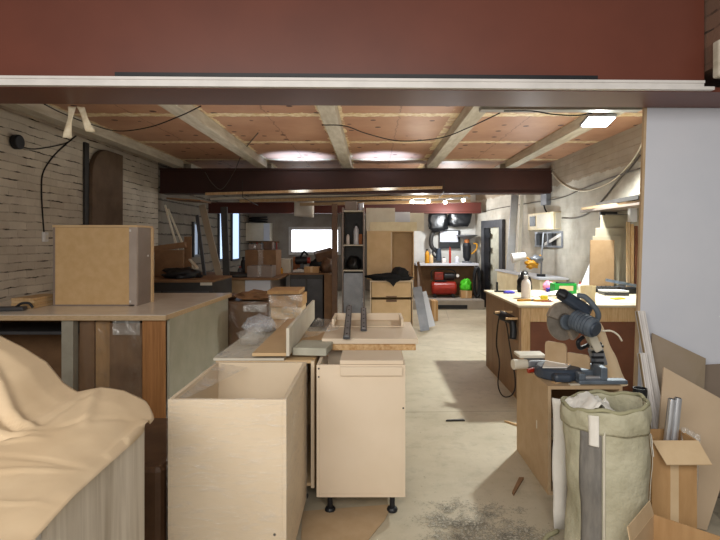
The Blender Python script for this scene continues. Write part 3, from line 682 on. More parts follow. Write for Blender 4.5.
# dark cabinet under window
x0, x1 = P(290, 280, 9.0).x, P(323, 280, 9.0).x
t = thing('dark_cabinet', 'black steel cabinet standing below the bright back window', 'cabinet', ((x0+x1)/2, 9.4, 0))
box(x0, x1, 9.0, 10.3, 0, .9).done('carcass', 'dark', t, bevel=.005); box(x0-.03, x1+.1, 8.97, 10.3, .902, .925).done('top_panel', 'mdfd', t)
for i in range(2): box(x0+.02+i*(x1-x0)/2, x0+(i+1)*(x1-x0)/2-.02, 8.985, 8.9985, .08, .82).done('door', 'dark2', t)
box(x0+.04, x0+.2, 8.978, 8.984, .6, .64).done('handle', 'grey', t)
x2 = P(333, 280, 9.0).x
solo(box(x1+.02, x2, 9.0, 9.4, 0, .9), 'brown_post_board', 'mdfd', 'dark brown board standing right of the black steel cabinet', 'board', bevel=.004)
z = .926
t = thing('bench_grinder', 'small dark bench machine with a red cap before the window', 'machine', (P(302, 250, 9.6).x, 9.6, z))
x = P(302, 250, 9.6).x
box(x-.09, x+.09, 9.52, 9.68, z, z+.06).done('base', 'dark', t, bevel=.01)
MB().cyl((x-.12, 9.6, z+.2), (x+.1, 9.6, z+.2), .075).done('motor', 'black', t, bevel=.01)
box(x-.03, x+.03, 9.56, 9.64, z+.06, z+.15).done('neck', 'dark2', t)
MB().cyl((x+.1, 9.6, z+.2), (x+.15, 9.6, z+.2), .06).done('wheel', 'red', t)
MB().tube([(x-.02, 9.55, z+.26), (x+.05, 9.5, z+.36), (x+.12, 9.5, z+.3)], .02).done('arm', 'black', t, smooth=True)
solo(MB(rot((P(326, 243, 9.8).x, 9.75, z+.20), (8, -14, 10))).box(-.17, .17, -.02, .3, 0, .16), 'tilted_carton', 'carddark', 'tilted brown carton in front of the right side of window', 'box', bevel=.006)
solo(MB().lump((P(317, 256, 9.75).x, 9.8, z), (.17, .14, .13), 12, .4), 'cloth_heap', 'fabricblack', 'heap of black cloth on the cabinet below the window', 'cloth', smooth=True)
pxbox(304, 319, 9.05, .2, z, 267, 'card', 'small brown carton at the front edge of the black steel cabinet')
solo(MB().lump((P(327, 266, 9.1).x, 9.2, z), (.11, .11, .16), 15, .3), 'brown_sack', 'carddark', 'dark brown sack right of the small brown carton', 'sack', smooth=True)
solo(MB().lump((P(296, 264, 9.3).x+.08, 9.25, z), (.13, .08, .035), 16, .4), 'white_rag', 'paper', 'white rag at the front left of the black steel cabinet', 'rag', smooth=True)
for i, (px, Y, r_, h_, m, cp, lab) in enumerate(((271, 8.42, .03, .2, 'greybrown', 'black', 'grey bottle before the white carton on far-left bench'), (240, 8.5, .04, .17, 'dark2', 'red', 'dark bottle with red cap left of the grey box'), (243.5, 9.3, .05, .3, 'black', 'black', 'tall black canister left of the wide brown box'), (281, 9.25, .035, .12, 'amber', 'black', 'short amber jar before the white carton'))):
    bottle(P(px, 270, Y).x, Y, ZB+.001, r_, h_, m, lab, cap=cp, group='bottles on the far-left bench')
xq = P(262, 250, 8.95).x; zq = P(260, 250, 8.75).z+.004
carton(xq-.2, xq+.02, 8.8, 9.1, zq, zq+.09, 'greybrown', 'flat grey-brown carton on top of the wide brown box', lid='filmh')
carton(xq+.05, xq+.2, 8.82, 9.05, zq, zq+.13, 'carddark', 'small dark carton on top right of the wide brown box', lid='carddark')
t = thing('wall_hook_rack', 'dark rack of hanging tools on the back wall above the boxes', 'rack', P(262, 250, 15.3))
p = P(262, 243, 15.40)
box(p.x-.5, p.x+.5, 15.44, 15.49, p.z, p.z+.05).done('rail', 'mdfd', t)
for i in range(7):
    x = p.x-.44+.145*i; MB().cyl((x, 15.41, p.z+.02), (x, 15.41, p.z-.22-.09*(i % 3)), .02, .03, 8).done('tool', ('black', 'dark2', 'red', 'grey')[i % 4], t)
for i, (px, py, m, lab) in enumerate(((349, 213, 'white', 'white can on top of the open shelf unit, beside the grey carton'),)):
    x = P(361, 213, 9.0).x; t = thing('paint_can', lab, 'can', (x, 8.95, 2.003)); MB().cyl((x, 8.95, 2.003), (x, 8.95, 2.13), .05, n=18).done('body', m, t, bevel=.004); MB().cyl((x, 8.95, 2.131), (x, 8.95, 2.14), .052, n=18).done('lid', 'grey', t)
# timber post + shelf unit
x = P(334.5, 250, 8.6).x
solo(box(x-.045, x+.045, 8.6, 8.69, 0, 2.1), 'timber_post', 'carddark', 'dark timber post standing left of the open shelf unit', 'post', bevel=.004)
xa, xb = P(342, 250, 8.8).x, P(364.5, 250, 8.8).x
t = thing('shelf_unit', 'tall narrow open shelf with clutter left of the tan cabinet stack', 'shelf', ((xa+xb)/2, 9.0, 0))
for x in (xa, xb-.025): box(x, x+.025, 8.8, 9.2, 0, 2.05).done('side_panel', 'greybrown', t)
for zz in (.45, .97, 1.40, 1.98): box(xa+.025, xb-.025, 8.8, 9.2, zz, zz+.022).done('shelf_board', 'offwhite', t)
box(xa+.025, xb-.025, 9.19, 9.2, .05, 2.0).done('back_panel', 'dark', t)
box(xa+.03, xb-.03, 8.785, 8.799, .03, .94).done('door', 'grey', t)
solo(MB().lump(((xa+xb)/2, 8.97, .993), (.13, .13, .155), 21, .25), 'black_bag', 'bagblack', 'black bag stuffed in the open shelf unit', 'bag', smooth=True)
w_ = xb-xa
bottle(xa+w_*.25, 8.9, 1.423, .03, .2, 'bottle', 'slim white bottle at the left of the open shelf unit')
bottle(xa+w_*.62, 8.9, 1.423, .045, .36, 'white', 'tall pale bottle at the middle of the open shelf unit')
carton(xa+w_*.74, xb-.04, 8.86, 9.05, 1.423, 1.6, 'orange', 'small dark orange carton at right of the open shelf unit', lid='orange')
box_ = box(xa+.05, xb-.13, 8.82, 9.1, 2.003, 2.16); solo(box_, 'grey_carton', 'greybrown', 'flat grey carton on top of the open shelf unit', 'box', bevel=.004)
solo(MB().lump((P(354, 312, 8.4).x, 8.45, 0), (.24, .16, .16), 30, .3), 'clear_bag', 'filmh', 'clear plastic bag on the floor before the open shelf unit', 'plastic bag', smooth=True)

# ================================================================== tan cabinet stack (centre back)
x0, x1 = P(370, 300, 8.7).x, P(413, 300, 8.7).x
t = thing('drawer_cabinet', 'pale tan drawer base cabinet on the floor under the black jacket', 'cabinet', ((x0+x1)/2, 9.0, 0))
carcass(t, x0, x1, 8.7, 9.3, .0, .815, 'beige')
for a_, b_ in ((.04, .50), (.54, .79)): 
    d = box(x0+.03, x1-.03, 8.715, 8.735, a_, b_).done('drawer_front', 'tan', t)
    box((x0+x1)/2-.09, (x0+x1)/2+.09, 8.708, 8.7145, b_-.035 if a_ < .1 else .545, b_ if a_ < .1 else .56).done('handle_slot', 'carddark', d)
x2, x3 = P(367, 250, 9.0).x, P(414, 250, 9.0).x
t = thing('tan_wall_cabinet', 'tan cabinet with one half open stacked on the drawer cabinet', 'cabinet', ((x2+x3)/2, 9.2, .817))
carcass(t, x2, x3, 9.0, 9.35, .818, 1.655, 'tan', back='tan')
xm = x2+(x3-x2)*.52
box(xm-.009, xm+.009, 9.0, 9.34, .836, 1.637).done('divider', 'beige', t)
box(x2+.0, xm-.01, 8.98, 8.999, .9, 1.655).done('door', 'tan', t, bevel=.002)
# jacket on top of the drawer cabinet
t = thing('black_jacket', 'black jacket thrown over the pale tan drawer cabinet', 'jacket', ((x0+x1)/2, 8.84, .816))
xc = (x0+x1)/2; s_ = MB()
s_.lump((xc-.02, 8.84, .818), (.37, .125, .085), 3, .25); s_.lump((xc+.14, 8.84, .86), (.15, .11, .12), 5, .25)
s_.done('body', 'fabricblack', t, smooth=True)
MB().prism([(xc-.16, 8.688, .85), (xc+.2, 8.688, .85), (xc+.08, 8.68, .79), (xc+.03, 8.675, .72), (xc-.03, 8.68, .79)], (0, .008, 0)).done('sleeve', 'fabricblack', t)

za = 1.656
for (pa, pb, pt, m, yy, lab) in ((366, 395, 208, 'offwhite', 9.02, 'tall off-white panel standing on the tan cabinet, left one'),
                             (370, 417, 222, 'cream', 8.99, 'low wide cream panel standing in front on the tan cabinet'),
                             (395, 410, 212, 'white', 9.06, 'grey-white panel standing on the tan cabinet, middle one'),
                             (410, 424, 213, 'offwhite', 9.1, 'grey off-white panel at the right end on the tan cabinet')):
    a, b = P(pa, pt, yy), P(pb, pt, yy)
    solo(box(a.x, b.x, yy, yy+.018, za, a.z), 'standing_panel', m, lab, 'panel', 'panels standing on the tan cabinet', bevel=.002)
# boards leaning right of the drawer cabinet
for i, (pa, pt, m, lab) in enumerate(((417, 287, 'grey', 'grey board leaning right beside the drawer cabinet, nearest it'), (422, 292, 'white', 'pale grey board leaning beside the drawer cabinet, second'), (418, 262, 'carddark', 'tall brown strip leaning beside the drawer cabinet, rearmost'))):
    yb_ = 8.55+.2*i if i < 2 else 9.25
    foot_ = G(425+6*i if i < 2 else 428, 332-4*i if i < 2 else 316); top = P(pa, pt, yb_+.15)
    foot_.z = .02
    solo(MB().bar(foot_, top, .15 if i < 2 else .05, .022, (0, 1, .0)), 'leaning_board', m, lab, 'board', 'boards leaning by the drawer cabinet')
p = G(432, 321); p1 = P(438, 302, p.y)
carton(p.x, p1.x, p.y, p.y+.3, 0, P(430, 301, p.y).z, 'card', 'upright brown carton on the floor before the red compressor')

# ================================================================== BACK RIGHT: counter, compressor, tools on wall
xa, xb = P(416, 264, 11.6).x, P(480, 264, 11.6).x
t = thing('back_counter', 'white counter across the back wall above the red compressor', 'counter', ((xa+xb)/2, 11.9, 0))
zc = P(450, 263.5, 11.6).z
box(xa, xb-.02, 11.6, 12.23, zc-.05, zc).done('worktop', 'white', t, bevel=.004)
box(xa, xb-.02, 12.18, 12.23, .201, zc-.051).done('back_board', 'mdfd', t)
for x in (xa+.04, xb-.09): box(x, x+.05, 11.65, 11.7, .201, zc-.051).done('leg', 'greybrown', t)
# compressor
cx = P(444, 290, 11.7).x; cz = .201
t = thing('air_compressor', 'red air compressor on the plinth under the white counter', 'compressor', (cx, 11.75, cz))
MB().cyl((cx-.28, 11.75, cz+.22), (cx+.28, 11.75, cz+.22), .15, n=28).done('tank', 'red', t, bevel=.05, smooth=False)
MB().box(cx-.2, cx+.05, 11.66, 11.84, cz+.37, cz+.40).done('saddle', 'black', t)
MB().box(cx-.22, cx-.02, 11.65, 11.83, cz+.40, cz+.58).done('pump_head', 'red', t, bevel=.02)
s = MB()
for q in range(5): s.box(cx-.21, cx-.03, 11.648, 11.832, cz+.43+.03*q, cz+.44+.03*q)
s.done('cooling_fins', 'dark', t)
MB().cyl((cx+.0, 11.75, cz+.48), (cx+.24, 11.75, cz+.48), .085).done('motor', 'black', t, bevel=.015)
MB().tube([(cx-.28, 11.7, cz+.4), (cx-.25, 11.68, cz+.62), (cx+.2, 11.68, cz+.62), (cx+.27, 11.7, cz+.42)], .014).done('handle', 'black', t, smooth=True)
for x in (-.2, .2): box(cx+x-.03, cx+x+.03, 11.68, 11.82, cz, cz+.09).done('foot', 'black', t)
MB().cyl((cx+.3, 11.66, cz+.5), (cx+.3, 11.64, cz+.5), .035).done('gauge', 'whitemetal', t)
gx = P(466, 290, 11.65).x
carton(gx-.12, gx+.12, 11.58, 11.8, cz+.0, cz+.17, 'card', 'brown carton beneath the green bag beside the compressor')
solo(MB().lump((gx+.01, 11.68, cz+.175), (.13, .1, .16), 41, .6), 'green_bag', 'greenb', 'bright green bag on the brown carton beside the compressor', 'bag', smooth=True)
hx = P(480, 285, 11.6).x
t = thing('hose_coil', 'black hose coil hung at right end of the white counter', 'hose', (hx-.03, 11.62, cz))
MB().tube([Vector((hx-.07+.02*math.sin(q), 11.56+.002*q, cz+.36+.0*q))+Vector((.06*math.cos(q*.8), 0, .33*math.sin(q*.8))) for q in range(30)], .022, 8, 3).done('hose', 'black', t, smooth=True)
# items on / above counter
def wx(px, py, Y=12.2): return P(px, py, Y)
p = wx(446, 220)
for (pa, pb, pt, pb2, sd, lab) in ((428, 448, 212, 230, 50, 'left of two black plastic bags hung under the far girder'), (447, 471, 212, 226, 51, 'right glossy black plastic bag hung under the far girder')):
    c = P((pa+pb)/2, (pt+pb2)/2, 12.05); hw = (pb-pa)/2*11.6/520; hh = (pb2-pt)/2*12/520
    solo(MB().lump(c, (hw, .12, hh*1.1), sd, .2, flat=False, sq=.5), 'black_plastic_bag', 'bagblack', lab, 'bag', 'black bags on the back wall', smooth=True)
a, b = wx(440, 231), wx(458, 242)
t = thing('wall_board', 'white sheet pinned over a black frame on the back wall', 'board', ((a.x+b.x)/2, 12.22, b.z))
box(a.x-.02, b.x+.05, 12.215, 12.245, b.z-.15, a.z+.02).done('backing', 'black', t); box(a.x, b.x, 12.195, 12.214, b.z, a.z).done('sheet', 'white', t)
t = thing('hose_loop', 'black corrugated hose looped left of the white wall sheet', 'hose', wx(434, 240))
MB().tube([wx(441, 229, 12.1), wx(434, 231, 12.1), wx(431, 239, 12.1), wx(432, 247, 12.1), wx(437, 252, 12.1), wx(439, 257, 12.1)], .05, 10).done('hose', 'dark', t, smooth=True)
c = wx(438, 252, 12.1)
t = thing('power_tool', 'dark blue-grey power tool standing left on the white counter', 'tool', (c.x, 12.0, zc))
box(c.x-.1, c.x+.1, 11.9, 12.05, zc+.001, zc+.05).done('base', 'dark', t, bevel=.01)
MB().cyl((c.x, 11.98, zc+.05), (c.x, 11.98, zc+.33), .075, .05).done('body', 'blue', t, bevel=.01)
MB().tube([(c.x-.03, 11.95, zc+.3), (c.x-.12, 11.93, zc+.33), (c.x-.14, 11.93, zc+.18), (c.x-.05, 11.95, zc+.12)], .022).done('handle', 'black', t, smooth=True)
c = wx(466, 245, 12.1)
t = thing('router_stand', 'black upright router with metal dish on the white counter', 'tool', (c.x, 12.0, zc))
MB().cyl((c.x, 11.98, zc+.001), (c.x, 11.98, zc+.04), .11).done('base', 'grey', t)
MB().lathe((c.x, 11.98, zc+.04), [(.05, 0), (.09, .08), (.1, .35), (.07, .42)], 16).done('body', 'black', t)
MB().cyl((c.x-.0, 11.98, zc+.46), (c.x, 11.98, zc+.54), .06).done('collar', 'orange', t)
MB().lathe((c.x, 11.98, zc+.54), [(.06, 0), (.24, .08), (.25, .1), (.05, .11)], 20).done('dish', 'grey', t)
MB().tube([(c.x+.1, 11.95, zc+.2), (c.x+.2, 11.93, zc+.3), (c.x+.22, 11.93, zc+.42), (c.x+.14, 11.95, zc+.45)], .02).done('handle', 'amber', t, smooth=True)
for i, (px, m, h, lab) in enumerate(((427, 'amber', .32, 'leftmost amber bottle on the white counter'), (431, 'tan', .22, 'short tan bottle next to the amber one on the counter'), (450, 'red', .42, 'tall thin dark red bottle in the middle of the counter'), (457, 'white', .18, 'small white bottle right of the dark red one on the counter'), (444, 'bottle', .14, 'small white tub left of the dark red bottle'))):
    c = P(px, 262, 11.75); bottle(c.x, 11.75, zc+.001, .05 if i != 2 else .025, h, m, lab, cap=('black', 'offwhite')[i % 2], group='bottles on the back counter')
# spotlights on a rail under the stored planks
YS = 9.05
a, b = P(413, 202, YS), P(468, 198.5, YS)
t = thing('spotlight_rail', 'white rail with four lit spotlights under the stored timber', 'light', ((a.x+b.x)/2, YS, a.z))
MB().bar(a+Vector((0, .03, .02)), b+Vector((0, .03, .02)), .05, .03).done('rail', 'whitemetal', t)
for px, py in ((412, 200.5), (428, 200), (445, 201), (463, 199)):
    c = P(px, py, YS-.06)
    h = MB().cyl(c+Vector((0, .05, .02)), c+Vector((0, -.02, -.02)), .028, .04, 16).done('spot_housing', 'whitemetal', t)
    MB().lump(c+Vector((0, -.03, -.025)), (.034, .02, .03), 1, 0, flat=False).done('bulb', 'spotglass', h, smooth=True)
# stored timber lengths under the middle girder
for i, (pa, ya, pb, yb_, Y, m, w, lab) in enumerate(((206, 194, 442, 187.5, 8.72, 'pale_wood', .04, 'foremost thin pale batten stored under the middle girder'),
        (211, 199, 480, 190.5, 9.3, 'offwhite', .035, 'long off-white batten stored behind the foremost batten'),
        (240, 201, 470, 196, 9.5, 'pale_wood', .05, 'long tan batten stored beneath the off-white batten'),
        (300, 204.5, 470, 201, 9.7, 'mdf', .05, 'brown batten stored lowest behind the spotlights'))):
    solo(MB().bar(P(pa, ya, Y), P(pb, yb_, Y), .08, w), 'stored_batten', m, lab, 'batten', 'timber stored under the middle girder')
s = thing('timber_hanger', 'steel hanger carrying stored battens near the spotlights', 'hanger', P(440, 192, 9.2))
for px in (440,):
    c = P(px, 189, 9.2); MB().tube([(c.x, 8.66, 2.5), (c.x, 8.66, c.z-.09), (c.x, 9.85, c.z-.18), (c.x, 9.85, 2.72)], .005, 6, 1).done('strap', 'rubber', s)
s = thing('timber_hanger', 'steel hanger carrying stored battens at left under the girder', 'hanger', P(250, 195, 9.2))
c = P(250, 194, 9.2); MB().tube([(c.x, 8.66, 2.5), (c.x, 8.66, c.z-.1), (c.x, 9.85, c.z-.16), (c.x, 9.85, 2.72)], .005, 6, 1).done('strap', 'rubber', s)
a, b = P(294, 201, 9.9), P(314, 216, 9.9)
def fn(u, v): return (a.x+(b.x-a.x)*u, 9.9+.03*math.sin(u*5+v*2), b.z+(a.z-b.z)*v - .03*u*(1-v))
solo(MB().grid(fn, 8, 8), 'hanging_sheet', 'paper', 'white sheet hanging down from the stored timber', 'sheet', smooth=True, solid=.002)

# ================================================================== RIGHT WORKBENCH
Z1 = .9
t = thing('right_workbench', 'pale plywood workbench along the right wall with brown hardboard side', 'workbench', (1.9, 5.5, 0))
box(1.345, XR-.01, 4.78, 6.25, Z1-.022, Z1).done('worktop', 'bench', t, bevel=.003)
box(1.365, 1.385, 4.83, 6.22, 0, Z1-.023).done('side_panel', 'benchside', t)
box(1.387, 1.47, 4.83, 4.87, 0, Z1-.023).done('leg', 'pale_wood', t, bevel=.002)
box(1.471, XR-.02, 4.83, 4.86, Z1-.16, Z1-.023).done('apron', 'pale_wood', t, bevel=.002)
box(1.471, XR-.02, 4.87, 4.885, .02, Z1-.161).done('front_panel', 'red_wood', t)
# power tool hung on pegs with looped cable
px_ = lambda a, b, Y: P(a, b, Y)
Yh = 4.9
c = Vector((1.33, 4.95, .77))
t = thing('hung_power_drill', 'black power drill hung on pegs at the side of right workbench', 'drill', c)
MB().cyl((1.362, 5.05, .80), (1.19, 5.03, .80), .012).done('peg', 'pale_wood', t); MB().cyl((1.362, 4.86, .765), (1.25, 4.86, .765), .012).done('peg', 'pale_wood', t)
h = MB(); h.tube([(1.25, 5.03, .77), (1.30, 4.97, .755), (1.335, 4.9, .735)], .044, 12); h.done('body', 'black', t, smooth=True)
MB().tube([(1.32, 4.90, .74), (1.325, 4.88, .66), (1.315, 4.86, .575)], .033, 10).done('grip', 'black', t, smooth=True)
MB().cyl((1.25, 5.03, .775), (1.2, 5.1, .785), .022, .012).done('chuck', 'dark2', t)
MB().tube([(1.30, 5.0, .80), (1.24, 5.04, .78), (1.22, 5.1, .5), (1.25, 5.1, .3), (1.2, 4.95, .12), (1.22, 4.82, .05), (1.3, 4.8, .08), (1.335, 4.85, .2), (1.31, 4.95, .5), (1.29, 5.0, .70), (1.24, 5.03, .82)], .006).done('cord', 'rubber', t, smooth=True)
# on the bench
p = G(526, 298, Z1)
bottle(p.x, p.y, Z1+.001, .048, .235, 'bottle', 'tall white bottle at the left end of the right workbench', cap='whitemetal')
p = G(530, 294, Z1)
solo(MB().lump((p.x, p.y+.22, Z1+.001), (.085, .07, .15), 60, .2), 'black_bag', 'bagblack', 'black plastic bag behind the tall white bottle', 'bag', smooth=True)
p = G(497, 292.5, Z1)
t = thing('hand_clamp', 'small dark clamp at the far left corner of right workbench', 'clamp', (p.x, p.y, Z1))
MB().bar((p.x-.03, p.y, Z1+.015), (p.x+.15, p.y-.02, Z1+.015), .02, .02).done('bar', 'black', t); box(p.x-.01, p.x+.01, p.y-.02, p.y+.02, Z1+.02, Z1+.12).done('jaw', 'black', t, bevel=.004)
p = G(509, 293.5, Z1); solo(MB().lump((p.x+.0, p.y, Z1+.001), (.06, .03, .02), 61, .4), 'blue_rag', 'purple', 'small blue rag beside the dark clamp', 'rag', smooth=True)
p = G(546, 297, Z1)
def fn(u, v):
    return (p.x-.13+.34*u, p.y-.03+.12*v+.12*u, Z1+.004+.015*math.sin(u*2.6)*(1-v)+.05*u*v)
solo(MB().grid(fn, 10, 6), 'paper_sheet', 'paper', 'curled white paper behind the yellow tape measure', 'paper', smooth=True, solid=.001)
for i, (qx, qy, a_, lab) in enumerate(((524, 301.5, 10, 'left yellow folding rule by the bench front edge'), (541, 302, -15, 'right yellow marker by the bench front edge'))):
    q = G(qx, qy-.5, Z1)
    t = thing('yellow_rule', lab, 'ruler', (q.x, q.y, Z1))
    MB(rot((q.x, q.y, Z1+.001), (0, 0, a_))).box(-.07, .07, -.012, .012, 0, .018).done('body', 'amber', t, bevel=.003)
    MB(rot((q.x, q.y, Z1+.001), (0, 0, a_))).box(.071, .095, -.01, .01, 0, .014).done('tip', 'black', t)
q = G(554, 292, Z1)
solo(MB().lump((q.x, q.y+.2, Z1+.001), (.06, .05, .07), 62, .4), 'pink_cloth', 'pink', 'pink cloth left of the green crate', 'cloth', smooth=True)
solo(MB().lump((q.x-.03, q.y-.02, Z1+.001), (.07, .04, .035), 63, .5), 'violet_glove', 'purple', 'violet glove left of the green crate', 'glove', smooth=True)
q = G(566, 294, Z1); x0, x1, y0 = q.x-.125, q.x+.12, q.y
t = thing('green_crate', 'bright green open plastic crate on the right workbench', 'crate', (q.x, y0+.1, Z1))
s = MB(); zt = Z1+.115
s.box(x0, x1, y0, y0+.16, Z1+.001, Z1+.012)
for (a_, b_, c_, d_) in ((x0, x1, y0, y0+.01), (x0, x1, y0+.15, y0+.16), (x0, x0+.01, y0+.01, y0+.15), (x1-.01, x1, y0+.01, y0+.15)): s.box(a_, b_, c_, d_, Z1+.012, zt)
s.done('body', 'green', t, bevel=.003)
box(x0+.05, x1-.04, y0-.003, y0-.0005, Z1+.035, Z1+.09).done('label', 'cream', t)
box(x0+.06, x1-.01, y0+.03, y0+.14, Z1+.013, zt+.01).done('contents', 'dark', t)
q = G(591, 302, Z1)
t = thing('cream_tub', 'cream open tub in front of white case on right workbench', 'tub', (q.x, q.y+.06, Z1))
MB().lathe((q.x, q.y+.07, Z1+.001), [(.068, 0), (.078, .15), (.074, .15), (.065, .012), (.01, .012)], 8, cap=False).done('body', 'cream', t)
q = Vector((P(615, 289, 5.65).x, 5.6, 0))
t = thing('white_case', 'flat white case with dark base right of the cream tub', 'case', (q.x, q.y, Z1))
MB(rot((q.x, q.y+.1, Z1+.001), (0, 0, -8))).box(-.12, .13, -.12, .14, 0, .03).done('base', 'dark2', t, bevel=.004)
MB(rot((q.x, q.y+.1, Z1+.032), (-3, 0, -8))).box(-.12, .13, -.12, .14, 0, .022).done('lid', 'white', t, bevel=.006)
q = G(619, 299.5, Z1)
solo(MB(rot((q.x, q.y, Z1+.005), (0, 0, 15))).box(-.07, .06, -.025, .05, 0, .012), 'yellow_pad', 'yellow', 'bright yellow note pad near the white panel edge', 'note pad')
q = G(600, 299, Z1); solo(MB(rot((q.x+.1, q.y+.02, Z1+.001), (0, 0, -4))).box(-.2, .2, -.1, .12, 0, .003), 'paper_sheet', 'paper', 'flat white paper under the yellow note pad', 'paper')
for i, (px, py, w_, d_, an, m, lab) in enumerate(((553, 300.5, .10, .07, 12, 'paper', 'small white paper slip by the front edge of the right workbench'), (575, 297, .14, .10, -20, 'paper', 'white paper under the saw handle on right workbench'), (538, 293, .12, .09, 25, 'paper', 'white paper behind the tall white bottle'), (512, 296, .10, .05, 8, 'cardlight', 'pale card strip near the left edge of the right workbench'))):
    q = G(px, py, Z1); solo(MB(rot((q.x, q.y, Z1+.0008), (0, 0, an))).box(-w_/2, w_/2, -d_/2, d_/2, 0, .002), 'paper_slip', m, lab, 'paper')
for i, (px, py, an, m, lab) in enumerate(((533, 300, 60, 'blue', 'blue pencil beside the tall white bottle'), (560, 299, -30, 'amber', 'orange pencil in front of the green crate'), (548, 302, 15, 'red', 'red pencil on the bench front edge'))):
    q = G(px, py, Z1); t = thing('pencil', lab, 'pencil', (q.x, q.y, Z1), 'pencils on the right workbench'); Tp = rot((q.x, q.y, Z1+.007), (0, 0, an))
    MB(Tp).cyl((-.07, 0, 0), (.05, 0, 0), .005, n=6).done('shaft', m, t); MB(Tp).cyl((.0501, 0, 0), (.07, 0, 0), .005, .001, n=6).done('tip', 'pale_wood', t)
q = G(544, 300, Z1)
t = thing('tape_measure', 'yellow and black tape measure between the bottle and green crate', 'tape measure', (q.x, q.y, Z1))
box(q.x-.035, q.x+.035, q.y-.02, q.y+.02, Z1+.001, Z1+.05).done('case', 'yellow', t, bevel=.012); box(q.x+.036, q.x+.05, q.y-.01, q.y+.01, Z1+.001, Z1+.012).done('hook', 'black', t)
q = G(580, 293, Z1)
t = thing('glue_bottle', 'small white glue bottle between the green crate and cream tub', 'bottle', (q.x, q.y, Z1))
MB().lathe((q.x, q.y, Z1+.001), [(.025, 0), (.027, .01), (.027, .08), (.012, .1)], 14).done('body', 'bottle', t, smooth=True); MB().lathe((q.x, q.y, Z1+.1015), [(.012, 0), (.004, .035)], 12).done('nozzle', 'red', t)
q = P(628, 284, 5.7)
t = thing('bar_clamp', 'dark steel bar clamp lying behind the flat white case', 'clamp', (q.x, q.y, Z1))
MB().bar((q.x-.17, 5.86, Z1+.15), (q.x+.14, 5.80, Z1+.09), .04, .03).done('bar', 'bluegrey', t)
box(q.x-.03, q.x+.14, 5.77, 5.88, Z1+.001, Z1+.074).done('jaw', 'black', t, bevel=.01)
# a timber block carries the leaning boards; small clamps stand in front of it
solo(box(2.58, 3.05, 6.05, 6.24, Z1+.001, Z1+.06), 'timber_block', 'dark2', 'long dark block lying on the bench under the leaning brown board', 'block', bevel=.004)
for i in range(5):
    x = 2.52+.05*i
    t = thing('small_clamp', 'small black spring clamp in the row under the leaning brown board', 'clamp', (x, 5.95, Z1), 'spring clamps under the leaning board')
    box(x-.014, x+.014, 5.94, 5.97, Z1+.001, Z1+.04).done('body', 'black', t); MB().cyl((x, 5.955, Z1+.041), (x+.01, 5.955, Z1+.075), .006).done('handle', 'dark2', t)
zb = Z1+.062
def standing(pl, pr, pt, Y, dy, m, label, name, cat, group=None, skew=0):
    x0, x1, z = P(pl, pt, Y).x, P(pr, pt, Y).x, P(pl, pt, Y).z
    return solo(MB().prism([(x0-skew, Y-dy, zb), (x1-skew, Y-dy, zb), (x1, Y, z), (x0, Y, z)], (0, .016, 0)), name, m, label, cat, group, bevel=.002)
standing(590.5, 614.5, 240, 6.12, .05, 'mdfs', 'plain brown MDF board leaning on the right workbench', 'leaning_board', 'board', skew=.03)
for i, (pa, pt, pb) in enumerate(((593, 236, 622), (596, 228, 624), (601, 215, 629), (606, 214, 632))):
    standing(pa, pb, pt, 6.145+.023*i, .0, 'sheet' if i < 3 else 'sheet2', ('shortest and frontmost', 'second frontmost', 'third', 'rearmost and tallest')[i]+' of the stepped cream panels behind the brown leaning board', 'stepped_sheet', 'panel', 'cream panels on the right workbench', skew=.04)
for i, px in enumerate((628.5, 632.5, 636.5)):
    a = P(px, 222+2*i, 5.9)
    solo(box(a.x-.016, a.x+.016, 5.9, 5.925, Z1+.001, a.z), 'upright_batten', ('mdf', 'pale_wood', 'red_wood')[i], ('leftmost', 'middle', 'rightmost')[i]+' of three wooden battens upright beside the cream panels', 'batten', 'battens by the cream panels')
q = P(634, 222, 5.9)
solo(box(q.x-.05, q.x+.03, 5.88, 5.95, q.z+.002, q.z+.16), 'white_box', 'white', 'small white box on the tops of the wooden battens', 'box', bevel=.006)
a = P(571, 284, 6.2)
solo(MB().prism([(a.x+.05, 6.1, Z1+.001), (a.x+.22, 6.1, Z1+.001), (a.x+.22, 6.15, Z1+.36)], (0, .01, 0)), 'white_offcut', 'white', 'white triangular offcut leaning left of the brown MDF board', 'offcut')
# shelf high on right wall with scraps
t = thing('wall_shelf', 'timber wall shelf high on right wall near the white panel', 'shelf', (2.9, 6.1, 1.87))
box(2.72, XR-.005, 5.2, 6.8, 1.86, 1.885).done('board', 'greybrown', t)
for y in (5.5, 6.6): box(2.9, XR-.005, y, y+.03, 1.76, 1.859).done('bracket', 'dark2', t)
solo(MB(rot((2.88, 6.0, 1.887), (0, 0, 5))).box(-.13, .12, -.7, .7, 0, .03), 'timber_offcut', 'mdf', 'brown board lying on the high wall shelf', 'board')
solo(MB(rot((2.86, 5.9, 1.919), (0, 0, -4))).box(-.1, .12, -.6, .6, 0, .045), 'metal_strip', 'dark', 'black strip on top of boards on the high wall shelf', 'strip')
